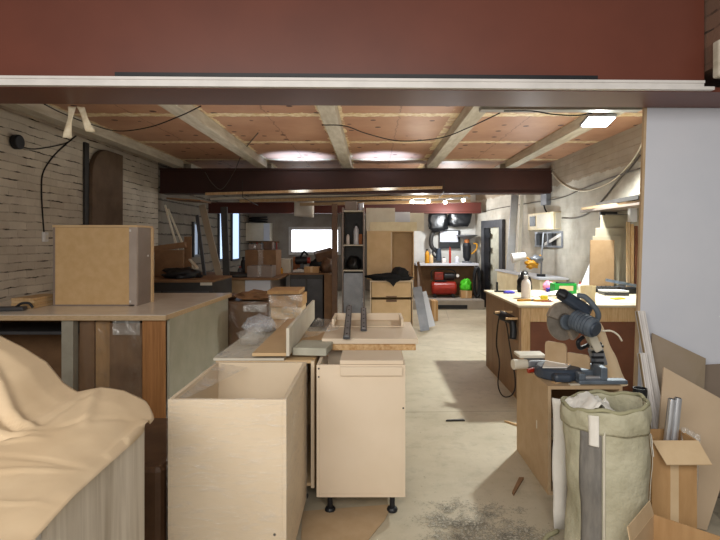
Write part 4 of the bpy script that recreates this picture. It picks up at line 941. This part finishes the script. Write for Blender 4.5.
# cables on right wall
def RW(px, py, off=.015):
    r = ray(px, py); k_ = (XR-off)/r.x
    if k_ > 8.9:                                         # hits the turned part of the wall
        n_ = TW.to_3x3() @ Vector((1, 0, 0)); k_ = ((TW @ Vector((-off, 0, 0)))-CAM).dot(n_)/r.dot(n_)
    return CAM+r*k_
def RL(px, py): return TW.inverted() @ RW(px, py, 0)
def cab2(pts, r, m, lab): return solo(MB().tube([RW(*p) for p in pts], r), 'wall_cable', m, lab, 'cable', smooth=True)
cab2([(644, 138), (638, 152), (628, 166), (615, 179), (600, 187), (585, 191), (572, 189), (560, 182), (551, 172)], .009, 'cablew', 'cream cable hanging in a loop along the upper right wall')
cab2([(640, 155), (630, 168), (620, 178), (605, 197), (590, 212), (575, 218), (562, 218)], .011, 'cableg', 'grey cable curving down to the meter box')
cab2([(641, 168), (610, 178), (580, 190), (560, 198), (530, 203), (500, 208), (482, 212)], .009, 'cableg', 'thin straight grey cable along the whole right wall')
# meter box, tray below it, junction above it
m0, m1 = RL(561, 214), RL(538, 230); ya, yb, za_, zb_ = m0.y, m1.y, RL(549, 213).z, RL(549, 230).z
def WT(lx, ly, lz): return TW @ Vector((lx, ly, lz))
t = thing('meter_box', 'cream meter box with black window on the right wall', 'meter box', WT(-.08, (ya+yb)/2, zb_))
MB(TW).box(-.20, -.001, ya, yb, zb_, za_).done('housing', 'cream', t, bevel=.008)
MB(TW).box(-.207, -.201, yb-.28, yb-.08, zb_+.07, za_-.05).done('window', 'black', t)
MB(TW).box(-.206, -.201, ya+.05, yb-.34, zb_+.03, za_-.03).done('cover', 'offwhite', t)
MB(TW).box(-.16, -.03, ya-.006, ya-.001, zb_+.02, za_-.02).done('end_cover', 'offwhite', t)
t = thing('wall_junction', 'small grey junction with wires above the meter box', 'junction box', WT(-.05, yb-.3, za_+.1))
MB(TW).box(-.09, -.001, yb-.45, yb-.25, za_+.14, za_+.34).done('housing', 'grey', t, bevel=.006)
MB().tube([WT(-.05, yb-.3, za_+.14), WT(-.06, yb-.35, za_+.07), WT(-.05, yb-.4, za_+.002)], .014).done('wire', 'rubber', t, smooth=True)
t = thing('wire_tray', 'open black and grey wire tray mounted below the meter box', 'tray', WT(-.06, (ya+yb)/2, zb_-.3))
s_ = MB(TW); u0, u1, w0, w1 = ya-.1, yb-.05, zb_-.30, zb_-.03
for (a_, b_, c_, d_) in ((u0, u1, w1-.03, w1), (u0, u1, w0, w0+.03), (u0, u0+.05, w0+.03, w1-.03), (u1-.05, u1, w0+.03, w1-.03), ((u0+u1)/2, (u0+u1)/2+.04, w0+.03, w1-.03)): s_.box(-.09, -.001, a_, b_, c_, d_)
s_.done('frame', 'grey', t); MB(TW).box(-.02, -.001, u0+.05, u1-.05, w0+.03, w1-.03).done('back_plate', 'dark', t)
MB().bar(WT(-.06, u0+.08, w1-.05), WT(-.06, u1-.3, w0+.05), .02, .05).done('brace', 'whitemetal', t)
# narrow bench further back
Z2 = .90
t = thing('rear_side_bench', 'narrow pale side bench further along the right wall', 'workbench', (2.7, 9.2, 0))
MB().prism([(2.64, 8.2, Z2-.03), (3.10, 8.2, Z2-.03), (3.08, 8.85, Z2-.03), (2.76, 10.6, Z2-.03), (2.53, 10.7, Z2-.03)], (0, 0, .03)).done('worktop', 'white', t)
MB().prism([(2.66, 8.24, 0), (3.08, 8.24, 0), (3.06, 8.85, 0), (2.74, 10.55, 0), (2.55, 10.6, 0)], (0, 0, Z2-.031)).done('carcass', 'cream', t)
p = P(541, 266, 8.5); lx = 2.72; ly = 8.55
t = thing('desk_lamp', 'jointed white desk lamp with yellow fittings on narrow side bench', 'lamp', (lx, ly, Z2))
MB().cyl((lx+.06, ly, Z2+.001), (lx+.06, ly, Z2+.04), .07).done('base', 'black', t)
MB().tube([(lx+.06, ly, Z2+.04), (lx+.07, ly, Z2+.35), (lx+.1, ly, Z2+.72)], .014, 8, 1).done('pole', 'grey', t)
MB().tube([(lx+.06, ly, Z2+.34), (lx-.12, ly, Z2+.28), (lx-.25, ly, Z2+.34)], .018, 8, 1).done('arm', 'amber', t)
MB().cyl((lx-.2, ly, Z2+.34), (lx-.42, ly, Z2+.30), .06, .085).done('shade', 'whitemetal', t)
MB().lump((lx-.1, ly-.02, Z2+.20), (.10, .07, .07), 80, .5, flat=False).done('fittings', 'amber', t, smooth=True)
MB().lump((lx-.02, ly-.02, Z2+.28), (.10, .06, .07), 82, .5, flat=False).done('joint', 'grey', t, smooth=True)
# tall white profiles leaning on right wall
lean(508, 300, 9.9, 515, 195, 10.0, .14, .03, 'tall_profile', 'alu', 'wide tall silver panel leaning on right wall by the doorway', 'profile', 'tall profiles by the doorway', zf=.915)
lean(516.5, 300, 9.5, 522, 196, 9.6, .06, .03, 'tall_profile', 'offwhite', 'narrow tall off-white profile leaning right of the silver panel', 'profile', 'tall profiles by the doorway', zf=.915)
# ceiling lamp and trunking
p = C(598, 120, 2.68)
t = thing('ceiling_lamp', 'bright white floodlight fixed under the rightmost joist', 'lamp', p)
T_ = rot((p.x, p.y, 2.66), (-14, 0, 0))
MB(T_).box(-.14, .14, -.11, .11, .004, .035).done('housing', 'grey', t, bevel=.006)
MB(T_).box(-.125, .125, -.095, .095, -.004, .003).done('glass', 'lampglass', t)
s = MB(); s.box(p.x-.09, p.x-.07, p.y-.01, p.y+.01, 2.70, 2.849).box(p.x+.05, p.x+.07, p.y-.01, p.y+.01, 2.70, 2.849); s.done('bracket', 'grey', t)
LAMP = Vector((p.x, p.y-.04, 2.58))
a, b = C(480, 111, 2.69), C(640, 111, 2.69)
solo(MB().bar((a.x, a.y, 2.709), (b.x, a.y, 2.709), .11, .04), 'cable_trunking', 'trunk', 'grey cable trunking under the ceiling behind the maroon beam', 'trunking', bevel=.004)
cable([(a.x+.2, a.y-.08, 2.67), (a.x+.45, a.y-.08, 2.67), (a.x+.65, a.y-.08, 2.64), (a.x+.85, a.y-.08, 2.63), (a.x+1.0, a.y-.08, 2.65)], .006, 'rubber', 'short black cable along the grey trunking to floodlight')

# ================================================================== SAW BOX + MITRE SAW
bx = (1.035, 1.475, 3.06, 3.72); ZS = .64
t = thing('mdf_saw_box', 'open-fronted MDF box cabinet carrying the mitre saw', 'cabinet', (1.25, 3.4, 0))
carcass(t, bx[0], bx[1], bx[2], bx[3], 0, ZS, 'mdf', th=.02, back='mdfd')
box(bx[0]+.02, bx[1]-.02, 3.12, 3.7, .30, .316).done('shelf', 'mdf', t)
# loose bits inside
solo(MB(rot((1.1, 3.08, .318), (0, 0, 20))).box(0, .12, .02, .2, 0, .05), 'wood_offcut', 'offwhite', 'pale offcut on the shelf inside the MDF saw box', 'offcut')
solo(MB(rot((1.1, 3.1, .022), (0, -6, 12))).box(0, .14, 0, .3, .02, .04), 'wood_offcut', 'pale_wood', 'wood offcut on the floor of the MDF saw box', 'offcut')
t = thing('mitre_saw', 'blue-grey mitre saw with wooden fences on the MDF box', 'saw', (1.25, 3.35, ZS))
zS = ZS+.001
MB(rot((1.25, 3.36, zS), (0, 0, 0))).box(-.20, .20, -.12, .17, 0, .05).done('base', 'bluegrey', t, bevel=.012)
c = P(559, 378, 3.16)
MB().lathe((1.17, 3.28, zS), [(.13, .0), (.14, .01), (.14, .055), (.125, .07), (.05, .072)], 32).done('turntable', 'blue', t, bevel=.004)
box(1.09, 1.2, 3.10, 3.2, zS+.005, zS+.055).done('turntable_handle', 'blue', t, bevel=.02)
s = MB(); s.box(1.23, 1.52, 3.085, 3.15, zS, zS+.025).box(1.23, 1.27, 3.085, 3.15, zS+.025, zS+.065).box(1.36, 1.40, 3.085, 3.2, zS+.025, zS+.10); s.done('front_bracket', 'bluegrey', t, bevel=.006)
s = MB(); s.cyl((1.26, 3.11, zS+.035), (1.4, 3.11, zS+.035), .012); s.done('bracket_rod', 'alu', t)
box(1.02, 1.14, 3.38, 3.50, zS+.03, zS+.075).done('left_wing', 'grey', t, bevel=.01); 
MB().box(.97, 1.15, 3.42, 3.56, zS+.08, zS+.10).done('extension_plate', 'offwhite', t, bevel=.004)
MB().cyl((.92, 3.4, zS+.045), (1.02, 3.42, zS+.045), .034, .03).done('clamp_knob', 'offwhite', t, bevel=.006); MB().cyl((1.0, 3.33, zS+.02), (1.09, 3.36, zS+.03), .015).done('red_lever', 'red', t)
for i, (x, y, w_, d_, an, m, lab) in enumerate(((1.11, 3.13, .05, .03, 20, 'pale_wood', 'small wood chip on the front left corner of MDF box top'), (1.42, 3.24, .09, .02, -35, 'pale_wood', 'thin wood scrap at right of the MDF box top'), (1.20, 3.085, .06, .025, 5, 'offwhite', 'white scrap at the front edge of the MDF box top'), (1.06, 3.3, .03, .09, 12, 'cardlight', 'pale scrap at the left edge of the MDF box top'))):
    solo(MB(rot((x, y, ZS+.001), (0, 0, an))).box(-w_/2, w_/2, -d_/2, d_/2, 0, .006), 'wood_scrap', m, lab, 'offcut', 'scraps on the saw box')
# fences
def fence(p0, p1, z, h, th, dz):
    p0, p1 = Vector(p0), Vector(p1); d = (p1-p0); r = [(0, 0), (1, 0), (1, .78), (.93, .95), (.85, 1), (.12, 1.0), (.03, .95), (0, .8)]
    n_ = Vector((d.y, -d.x, 0)).normalized()*th
    return MB().prism([p0+d*u+Vector((0, 0, z+h*v+dz*u*0)) for u, v in r], n_)
fence((1.124, 3.36, 0), (1.225, 3.26, 0), zS+.085, .125, .016, 0).done('fence', 'mdf', t, bevel=.002)
fence((1.237, 3.30, 0), (1.345, 3.20, 0), zS+.065, .085, .016, 0).done('fence', 'mdf', t, bevel=.002)
s = MB(); s.prism([(1.05, 3.2, zS+.071), (1.2, 3.2, zS+.071), (1.3, 3.34, zS+.074), (1.12, 3.36, zS+.074)], (0, 0, .006)); s.done('table_insert', 'paper', t)
# blade and guard, tilted head
bc = P(562, 322, 3.36); nrm = Vector((.35, -.92, .12)).normalized()
MB().cyl(bc-nrm*.004, bc+nrm*.004, .118, n=40).done('blade', 'steel', t)
s = MB()
sd = nrm.cross(Vector((0, 0, 1))).normalized(); up = sd.cross(nrm)
pts = []
for q in range(0, 19):
    an = math.radians(20+q*12.5); pts.append(bc+(sd*math.cos(an)+up*math.sin(an))*.132)
pts2 = [bc+(sd*math.cos(math.radians(20+q*12.5))+up*math.sin(math.radians(20+q*12.5)))*.055 for q in range(18, -1, -1)]
s.prism([p-nrm*.0 for p in pts+pts2], nrm*.03); s.done('blade_guard', 'guard', t, bevel=.004)
m0 = P(574, 319, 3.27); m1 = P(595, 329, 3.14)
MB().cyl(bc+nrm*.032, bc+nrm*.055, .05).done('arbor_plate', 'bluel', t, bevel=.008)
h = MB().cyl(m0, m1, .064, .060, 28).done('motor', 'motorgrey', t, bevel=.012)
d = (m1-m0); MB().cyl(m1, m1+d.normalized()*.015, .05, .042, 24).done('motor_cap', 'blue', h, bevel=.004)
s = MB(); 
for q in range(5): c_ = m0+d*(.2+.14*q); s.cyl(c_-d.normalized()*.0012, c_+d.normalized()*.0012, .0645, .0638, 28)
s.done('vent_rib', 'blue', h)
# upper cover body toward the handle
a = P(559, 292.5, 3.30); b = P(590, 313, 3.30)
MB().bar(a, b, .075, .062, (0, -1, .4)).done('head_cover', 'blue', t, bevel=.02)
MB().bar(P(557, 291.5, 3.28), P(567, 297, 3.26), .05, .06, (0, -1, .4)).done('head_nose', 'black', t, bevel=.015)
MB().tube([P(577, 295.5, 3.24), P(585, 297, 3.22), P(593, 305, 3.2), P(598, 313, 3.2), P(597, 320, 3.22), P(592, 321, 3.24)], .017, 12).done('handle', 'bluel', t, smooth=True)
# arm
MB().bar(P(586, 326, 3.32), P(597, 350, 3.34), .055, .085, (0, -1, 0)).done('arm', 'offwhite', t, bevel=.014)
MB().bar(P(590, 345, 3.44), P(599, 345, 3.46), .05, .07, (0, -1, 0)).done('bevel_lock', 'black', t, bevel=.01)
s = MB().bar(P(595, 348, 3.36), (P(600, 350, 3.36).x, 3.36, zS+.05), .075, .09, (0, -1, 0)); s.done('pivot_column', 'grey', t, bevel=.012)
s = MB()
for q in range(4): z = zS+.07+.035*q; s.box(P(598, 360, 3.31).x-.04, P(598, 360, 3.31).x+.035, 3.305, 3.318, z, z+.014)
s.done('column_rib', 'black', t)
MB().tube([P(583, 337, 3.32), P(578, 342, 3.3), P(580, 348, 3.32), P(588, 345, 3.36)], .013).done('lever', 'black', t, smooth=True)
# dust sleeve behind saw
def fn(u, v):
    p = P(603, 325, 3.5).lerp(P(614, 384, 3.62), v); w = .035+.09*v
    return (p.x+math.cos(u*2*PI)*w*.6, 3.58+math.sin(u*2*PI)*w*.45+.0*v, p.z+.01*math.sin(v*14))
s = MB().grid(fn, 16, 12); s.done('dust_sleeve', 'kraft', t, smooth=True)
cable([P(602, 331, 3.5), P(611, 331, 3.5), P(618, 335, 3.5), P(622, 341, 3.5)], .006, 'cablew', 'thin white tube curling from the back of saw', 'saw_tube')

# ================================================================== DUST BAG
bcx, bcy, br = 1.10, 2.45, .182
t = thing('dust_bag', 'olive canvas waste bag standing open in front of the MDF box', 'bag', (bcx, bcy, 0))
def bagf(u, v, r0=0, z0=0., z1=.735):
    an = 2*PI*u
    r = br*(1 - .10*math.exp(-((v-.35)/.18)**2)*(.6+.4*math.sin(an*2+1)) + .03*math.sin(an*3+v*6) + .045*noise.noise(Vector((math.cos(an)*2.2, math.sin(an)*2.2, v*5))) + .03*(abs(noise.noise(Vector((math.cos(an)*4+v*2, math.sin(an)*4, v*7))))-.2))
    if v < .06: r *= .93+.07*v/.06
    return (bcx+(r+r0)*math.cos(an), bcy+(r+r0)*math.sin(an)*.97, z0+(z1-z0)*v+(.02*math.sin(an+2.2) if v > .9 else 0)*((v-.9)*10 if v > .9 else 0))
MB().grid(lambda u, v: bagf(u, v), 56, 40).done('body', 'canvas', t, smooth=True, solid=.004)
MB().grid(lambda u, v: bagf(u, .87+.13*v, .006+.006*math.sin(v*PI)+.004*math.sin(u*60+v*4)), 72, 8).done('top_hem', 'canvas', t, smooth=True, solid=.006)
def rimpt(u): return Vector(bagf(u, 1.0, .004))+Vector((0, 0, .004+.006*math.sin(u*31)+.004*math.sin(u*67)))
MB().tube([rimpt(q/40) for q in range(41)], .009, 8, 2).done('rim', 'canvas_dark', t, smooth=True)
MB().lathe((bcx, bcy, .004), [(br*.86, 0), (.005, .002)], 24, cap=False).done('bottom', 'canvas_dark', t)
# grey strip sewn on the front, white ribs and tags
def arcstrip(ua, ub, va, vb, off, m, name, n=8, sol=.003):
    MB().grid(lambda u, v: bagf(ua+(ub-ua)*u, va+(vb-va)*v, off), n, 24).done(name, m, t, smooth=True, solid=sol)
arcstrip(.588, .672, .02, .87, .006, 'grey_strip', 'grey_panel')
arcstrip(.676, .684, .02, .9, .008, 'offwhite', 'piping', 2)
arcstrip(.93, .938, .05, .9, .008, 'offwhite', 'piping', 2)
arcstrip(.628, .664, .80, .985, .018, 'paper', 'white_tag', 4)
arcstrip(.925, .95, .70, .83, .014, 'paper', 'white_tag', 4)
# white paper inside
def fn(u, v): return (bcx-.17+.22*u, bcy-.06+.17*v, .66+.10*(1-abs(u-.55)*2)*(1-.6*v)+.06*v-.05*abs(noise.noise(Vector((u*5, v*5, 2)))))
solo(MB().grid(fn, 16, 14), 'waste_paper', 'paper', 'crumpled white paper inside the olive waste bag', 'paper', smooth=True, solid=.003)
# white foam strip left of the bag
pts = [P(560, 515, 2.72), P(560, 480, 2.72), P(561, 440, 2.72), P(559, 398, 2.72)]
def fn(u, v):
    f_ = v*3; i = min(int(f_), 2); p = pts[i].lerp(pts[i+1], f_-i)
    return (p.x+(u-.5)*.075*(1-.12*math.sin(v*9)), 2.72+.02*math.sin(u*PI)*-1, p.z if v > .02 else .001)
s = MB().grid(lambda u, v: fn(u, v) if v > .01 else (fn(u, v)[0]+.0, 2.70, .001), 8, 24)
solo(s, 'foam_strip', 'paper', 'upright ragged white foam strip left of the olive waste bag', 'foam strip', smooth=True, solid=.012)
solo(MB().tube([(bcx-.22, 2.42, .012), (bcx-.27, 2.5, .012), (bcx-.23, 2.6, .012), (bcx-.15, 2.66, .012)], .011), 'hose_end', 'canvas_dark', 'short hose end on the floor left of the olive waste bag', 'hose', smooth=True)

# ================================================================== RIGHT: white panel, boards, profiles, boxes
t = thing('tall_white_panel', 'tall white laminated panel standing upright at the right edge', 'panel', (2.1, 3.17, 0))
yw = 3.16; xt, xb_ = P(644.5, 107, yw).x, P(632, 470, yw).x; xa_ = xb_-.0003; zt_ = 2.6
def xl(z): return xb_+(xt-xb_)*(z-P(0, 470, yw).z)/(P(0, 107, yw).z-P(0, 470, yw).z)
MB().prism([(xl(0)+.017, yw, 0), (2.65, yw, 0), (2.72, yw, zt_), (xl(zt_)+.017, yw, zt_)], (0, .022, 0)).done('board', 'white', t, bevel=.0015)
MB().prism([(xl(0), yw, 0), (xl(0)+.0165, yw, 0), (xl(zt_)+.0165, yw, zt_), (xl(zt_), yw, zt_)], (0, .022, 0)).done('edge_band', 'mdf', t)
def leaned(pts, Yb, Yt, th, name, m, label, cat='board', group=None):
    zs = [P(x, y, (Yb+Yt)/2).z for x, y in pts]; lo, hi = min(zs), max(zs); V = []
    for x, y in pts:
        zz = P(x, y, (Yb+Yt)/2).z; Y = Yb+(Yt-Yb)*(zz-lo)/(hi-lo); V.append(P(x, y, Y))
    for v in V: v.z = max(v.z, .002)
    return solo(MB().prism(V, (0, th, 0)), name, m, label, cat, group, bevel=.0015)
leaned([(652.5, 333), (706, 358.5), (700, 470), (640, 545)], 2.90, 3.12, .012, 'taupe_board', 'taupe', 'grey-brown board leaning on the white panel behind the sand board', group='boards leaning on the white panel')
leaned([(664, 367), (745, 412), (707, 532), (652, 518)], 2.68, 2.85, .012, 'sand_board', 'beigeb', 'large sand-coloured board leaning in front of the grey-brown board', group='boards leaning on the white panel')
leaned([(700, 365), (760, 362), (760, 540), (706, 540)], 3.02, 3.145, .006, 'brown_board', 'taupe_dark', 'brown board at the right edge behind the sand board', group='boards leaning on the white panel')
solo(MB().lump((1.95, 2.72, 0), (.1, .08, .12), 90, .3), 'dark_bag', 'bagblack', 'dark plastic bag on the floor right of the sand board', 'bag', smooth=True)
def prof(a, b, Ya, Yb_, w, m1, m2, label):
    a, b = P(*a, Ya), P(*b, Yb_); b.z = max(b.z, .015)
    t = thing('aluminium_profile', label, 'profile', b, 'profiles leaning on the white panel')
    d = (a-b).normalized()
    MB().bar(b, a, w, .014, (0, -1, 0)).done('web', m1, t)
    sd = d.cross(Vector((0, -1, 0))).normalized()
    for k_ in (-1, -.1, 1): MB().bar(b+sd*k_*w*.45+Vector((0, -.011, 0)), a+sd*k_*w*.45+Vector((0, -.011, 0)), .006, .012, (0, -1, 0)).done('rib', m1 if k_ > -1 else m2, t)
prof((639.5, 311), (661, 432), 3.12, 2.90, .05, 'whitemetal', 'alub', 'longer white aluminium profile leaning on the white panel')
prof((641.5, 353), (656, 450), 3.0, 2.84, .044, 'whitemetal', 'alub', 'shorter white aluminium profile leaning on the white panel')
p = P(640, 390, 2.83)
t = thing('black_tube', 'black cardboard tube standing beside the white profiles', 'tube', (p.x, 2.83, 0))
MB().lathe((p.x, 2.83, .0), [(.036, .0), (.036, .695), (.031, .695), (.031, .6), (.001, .6)], 22, cap=False).done('wall', 'black', t, smooth=False)
# tall carton
x0, x1, y0, y1, z1 = P(652, 470, 2.48).x, P(697, 470, 2.48).x, 2.48, 2.64, P(670, 441, 2.48).z
t = thing('tall_carton', 'tall open brown carton holding tubes right of the waste bag', 'box', ((x0+x1)/2, 2.55, 0))
s = MB(); w = .004
for (a_, b_, c_, d_) in ((x0, x1, y0, y0+w), (x0, x1, y1-w, y1), (x0, x0+w, y0+w, y1-w), (x1-w, x1, y0+w, y1-w)): s.box(a_, b_, c_, d_, 0, z1)
s.box(x0+w, x1-w, y0+w, y1-w, 0, w); s.done('body', 'card', t)
s = MB().prism([(x0, y0-.001, z1), (x1+.005, y0-.001, z1), (x1+.025, y0-.07, z1-.085), (x0+.03, y0-.07, z1-.085)], (0, -.002, .004)); s.done('front_flap', 'cardlight', t)
s = MB().prism([(x1+.001, y0+.01, z1), (x1+.001, y1, z1), (x1+.05, y1, z1-.09), (x1+.05, y0, z1-.09)], (.003, 0, .002)); s.done('side_flap', 'card', t)
s = MB().prism([(x0-.001, y0+.01, z1), (x0-.001, y1, z1), (x0-.02, y1, z1+.07), (x0-.02, y0, z1+.07)], (.003, 0, .0)); s.done('side_flap', 'cardlight', t)
box((x0+x1)/2-.02, (x0+x1)/2+.02, y0-.0012, y0-.0002, .02, z1-.01).done('tape_band', 'cardlight', t)
for i, (pa, pb, rr, lab) in enumerate((((678, 398), (667, 470), .018, 'right of two silver tubes standing in the tall carton'), ((672, 399), (660, 470), .018, 'left of two silver tubes standing in the tall carton'))):
    a, b = P(*pa, 2.6), P(*pb, 2.54); b.z = .02; b.x = x0+.05+.04*(1-i)
    tb = thing('silver_tube', lab, 'tube', b, 'silver tubes in the tall carton')
    MB().cyl(b, a, rr, n=20).done('tube_wall', 'alu', tb, smooth=False); d_ = (a-b).normalized(); MB().cyl(a+d_*.0005, a+d_*.003, rr*.75, n=20).done('end', 'dark2', tb)
for i, (pa, lab) in enumerate(((684, 'left clear plastic tube in tall carton'), (690, 'middle clear plastic tube in tall carton'), (696, 'right clear plastic tube in tall carton'))):
    a = P(pa+1, 428+3*i, 2.6); b = Vector((a.x-.06, 2.55, .05))
    solo(MB().cyl(b, a, .017, n=16), 'clear_tube', 'filmh', lab, 'tube', 'clear tubes in the tall carton', smooth=False)
# near open carton bottom right, rotated
c0 = Vector((1.215, 2.25, 0)); e1 = Vector((.72, -.69, 0)).normalized()*.42; e2 = Vector((-.69, -.72, 0)).normalized()*.30; zz = .315
t = thing('open_carton', 'open brown carton in the bottom right corner of the view', 'box', c0+(e1+e2)/2)
def wallp(a, b, h, inn): return MB().prism([a, b, b+Vector((0, 0, h)), a+Vector((0, 0, h))], inn)
wallp(c0, c0+e1, zz, e2.normalized()*.005).done('wall', 'card', t); wallp(c0, c0+e2, zz, e1.normalized()*.005).done('wall', 'cardlight', t)
wallp(c0+e2, c0+e1+e2, zz, -e2.normalized()*.005).done('wall', 'card', t); wallp(c0+e1, c0+e1+e2, zz, -e1.normalized()*.005).done('wall', 'card', t)
MB().prism([c0, c0+e1, c0+e1+e2, c0+e2], (0, 0, .005)).done('bottom', 'card', t)
zv = Vector((0, 0, zz)); fl = -e1.normalized()*.01+Vector((0, 0, .06))
MB().prism([c0+zv, c0+e2+zv, c0+e2+zv+fl, c0+zv+fl+e2*.05], e1.normalized()*.004).done('flap', 'cardlight', t)

# ================================================================== FLOOR BITS
def dustf(u, v):
    x = .12+.88*u; y = 2.25+.85*v
    return (x, y, .003+.012*math.sin(PI*u)*math.sin(PI*v)*abs(noise.noise(Vector((x*9, y*9, 2)))))
o = solo(MB().grid(dustf, 70, 50), 'wood_shavings', 'dust', 'grey scatter of sawdust and shavings on the floor beside the waste bag', 'sawdust', smooth=True); o['kind'] = 'stuff'
a = [G(302, 512), G(392, 505), G(385, 520), G(340, 575), G(300, 575)]
solo(MB().prism([(p.x, p.y, .001) for p in a], (0, 0, .004)), 'floor_cardboard', 'mdf', 'flat beige cardboard piece on the floor under the cream cabinet', 'cardboard')
for i, (px, py, ang, L, m, lab) in enumerate(((455, 421, 5, .16, 'dark', 'dark sliver on the concrete in the aisle'), (512, 424, -50, .14, 'pale_wood', 'pale wood sliver by the bench foot'), (517, 487, 62, .25, 'mdfd', 'thin brown stick on the floor in front of the MDF box'))):
    p = G(px, py); solo(MB(rot((p.x, p.y, .001), (0, 0, ang))).prism([(-L/2, -.008, 0), (L/2, -.014, 0), (L/2*.9, .012, 0), (-L/2*.8, .006, 0)], (0, 0, .012)), 'wood_sliver', m, lab, 'offcut')

# ------------------------------------------------------------------ lights
def light(typ, loc, energy, col, size=.1, target=None, **kw):
    d = bpy.data.lights.new('lamp_'+typ.lower(), typ); o = bpy.data.objects.new('light_'+typ.lower(), d); COL.objects.link(o)
    o.location = loc; d.energy = energy; d.color = col
    if typ == 'AREA':
        d.shape = 'RECTANGLE'; d.size, d.size_y = (size if isinstance(size, tuple) else (size, size))
    elif typ in ('POINT', 'SPOT'): d.shadow_soft_size = size
    if target is not None: o.rotation_euler = (Vector(target)-Vector(loc)).to_track_quat('-Z', 'Y').to_euler()
    for k_, v in kw.items(): setattr(d, k_, v)
    return o
WARM = (1, .86, .70); COOL = (.96, 1.0, .95)
light('SPOT', (2.5, 5.8, 2.7), 430, COOL, .07, (2.25, 5.75, 0), spot_size=math.radians(130), spot_blend=.6)
light('POINT', LAMP, 9, COOL, .06)
light('AREA', (-.1, 5.6, 1.95), 19, (1, .93, .84), (4.2, 3.6), (-.1, 5.601, 3))  # unseen upward fill, added in place of floor bounce on the ceiling
light('AREA', (-.5, -.9, 2.4), 122, (1, .95, .89), (3.6, 1.6), (.3, 3.2, .7))
light('POINT', (.9, 9.7, 2.1), 40, (1, .95, .86), .08)
light('POINT', (1.7, 11.2, 1.95), 60, (.95, .98, 1), .08)
light('POINT', (2.5, 8.3, 1.62), 22, (.92, .98, 1), .06)
light('POINT', (-1.6, 11.6, 1.9), 6, (.95, .97, 1), .1)
for x in (-1.2, .22): light('SPOT', (x, 8.45, 1.85), 270, (.40, .60, 1), .05, (x, 8.449, 2.85), spot_size=math.radians(66), spot_blend=.8)  # unseen uplights, added to make the bluish bright patches on the deck
w = bpy.data.worlds.new('world'); S.world = w; w.use_nodes = True
w.node_tree.nodes['Background'].inputs[0].default_value = (.95, .9, .85, 1); w.node_tree.nodes['Background'].inputs[1].default_value = .20
S.view_settings.view_transform = 'Standard'; S.view_settings.exposure = .14
